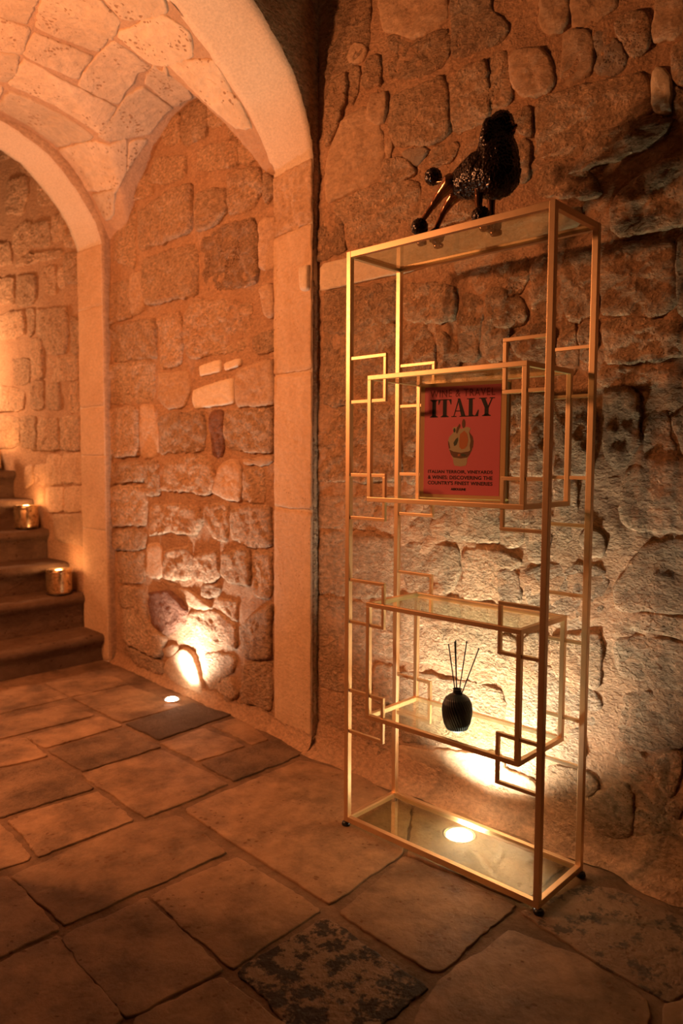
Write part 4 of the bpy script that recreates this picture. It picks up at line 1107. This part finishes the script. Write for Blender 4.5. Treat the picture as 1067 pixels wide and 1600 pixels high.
for _k in [[(.485, .44), (.54, .41), (.58, .44), (.595, .50), (.58, .55), (.55, .575), (.51, .58), (.48, .56), (.475, .50)], [(.46, .625), (.49, .62), (.49, .64), (.46, .645)]]: flat('painted_flower', [_k], M['pot_orange'], -0.0001)
tag(book, 'red hardback book titled ITALY with painted jug on cover, upright on shelf', 'book')

# ------------------------------------------------------------------ candle jars on the stairs
def mercury(name):
    m, nt, N, L, b = nodes_of(name)
    tc = N.new('ShaderNodeTexCoord')
    n = N.new('ShaderNodeTexNoise'); n.inputs['Scale'].default_value = 45; n.inputs['Detail'].default_value = 6; n.inputs['Roughness'].default_value = 0.7
    L.new(tc.outputs['Object'], n.inputs['Vector'])
    r = N.new('ShaderNodeValToRGB')
    r.color_ramp.elements[0].position = 0.36; r.color_ramp.elements[0].color = (0.20, 0.12, 0.06, 1)
    r.color_ramp.elements[1].position = 0.50; r.color_ramp.elements[1].color = (0.92, 0.70, 0.40, 1)
    L.new(n.outputs['Fac'], r.inputs[0]); L.new(r.outputs[0], b.inputs['Base Color'])
    b.inputs['Metallic'].default_value = 0.9; b.inputs['Roughness'].default_value = 0.22
    bp = N.new('ShaderNodeBump'); bp.inputs['Strength'].default_value = 0.3; bp.inputs['Distance'].default_value = 0.004
    L.new(n.outputs['Fac'], bp.inputs['Height']); L.new(bp.outputs[0], b.inputs['Normal'])
    return m
M['mercury'] = mercury('mercury_glass')
M['wax'] = simple('candle_wax', (0.85, 0.70, 0.48), 0.5, 0, 0.4, (1.0, 0.55, 0.22), 0.9)
M['flame'] = simple('candle_flame', (1, 0.7, 0.3), 0.5, 0, 0.5, (1.0, 0.62, 0.25), 60.0)
M['jarbase'] = simple('jar_dark_foot', (0.05, 0.03, 0.018), 0.3, 0.5)
def candle_jar(x, y, z, label, s=1.0):
    r, h = 0.074*s, 0.148*s
    root = tag(empty('candle_jar', (x, y, z)), label, 'candle jar', 'gold candle jars on the stairs')
    adopt(lathe('jar', [(.0001, 0.004), (r*.93, 0.004), (r*.97, .012), (r, .02), (r, h*.80), (r*.97, h*.86), (r*.99, h*.90), (r*1.01, h), (r*.97, h), (r*.95, h*.88), (r*.95, .014), (.0001, .012)], M['mercury'], (x, y, z), 48, None,
          lambda a, zz: 0.012*math.sin(14*a)*(1 if 0.02 < zz < h*.8 else 0)), root)
    adopt(lathe('foot_ring', [(.0001, -.001), (r*.95, -.001), (r*.97, .005), (.0001, .006)], M['jarbase'], (x, y, z), 40), root)
    adopt(lathe('rim', [(r*.965, h-.004), (r*1.03, h-.004), (r*1.035, h+.003), (r*.97, h+.004)], M['mercury'], (x, y, z), 40), root)
    adopt(lathe('wax', [(.0001, .02), (r*.93, .02), (r*.93, h*.80), (r*.6, h*.79), (.0001, h*.785)], M['wax'], (x, y, z), 32), root)
    f = adopt(lathe('flame', [(.0001, h*.79), (.005, h*.82), (.0065, h*.85), (.004, h*.91), (.0001, h*.97)], M['flame'], (x, y, z), 16), root)
    l = lamp('candle_light', 'POINT', (x, y, z+h+.03), 1.2, (1.0, 0.5, 0.2), 0.02)
    adopt(l, root)
    return root
candle_jar(-2.690, 0.365, 0.352, 'gold mottled glass candle jar on the lower step, nearest the wall pier')
candle_jar(-3.185, 0.395, 0.712, 'gold mottled glass candle jar two steps above the lower candle jar')
candle_jar(-3.62, 0.345, 1.085, 'candle jar on the highest visible step, cut by the left picture edge', 0.95)
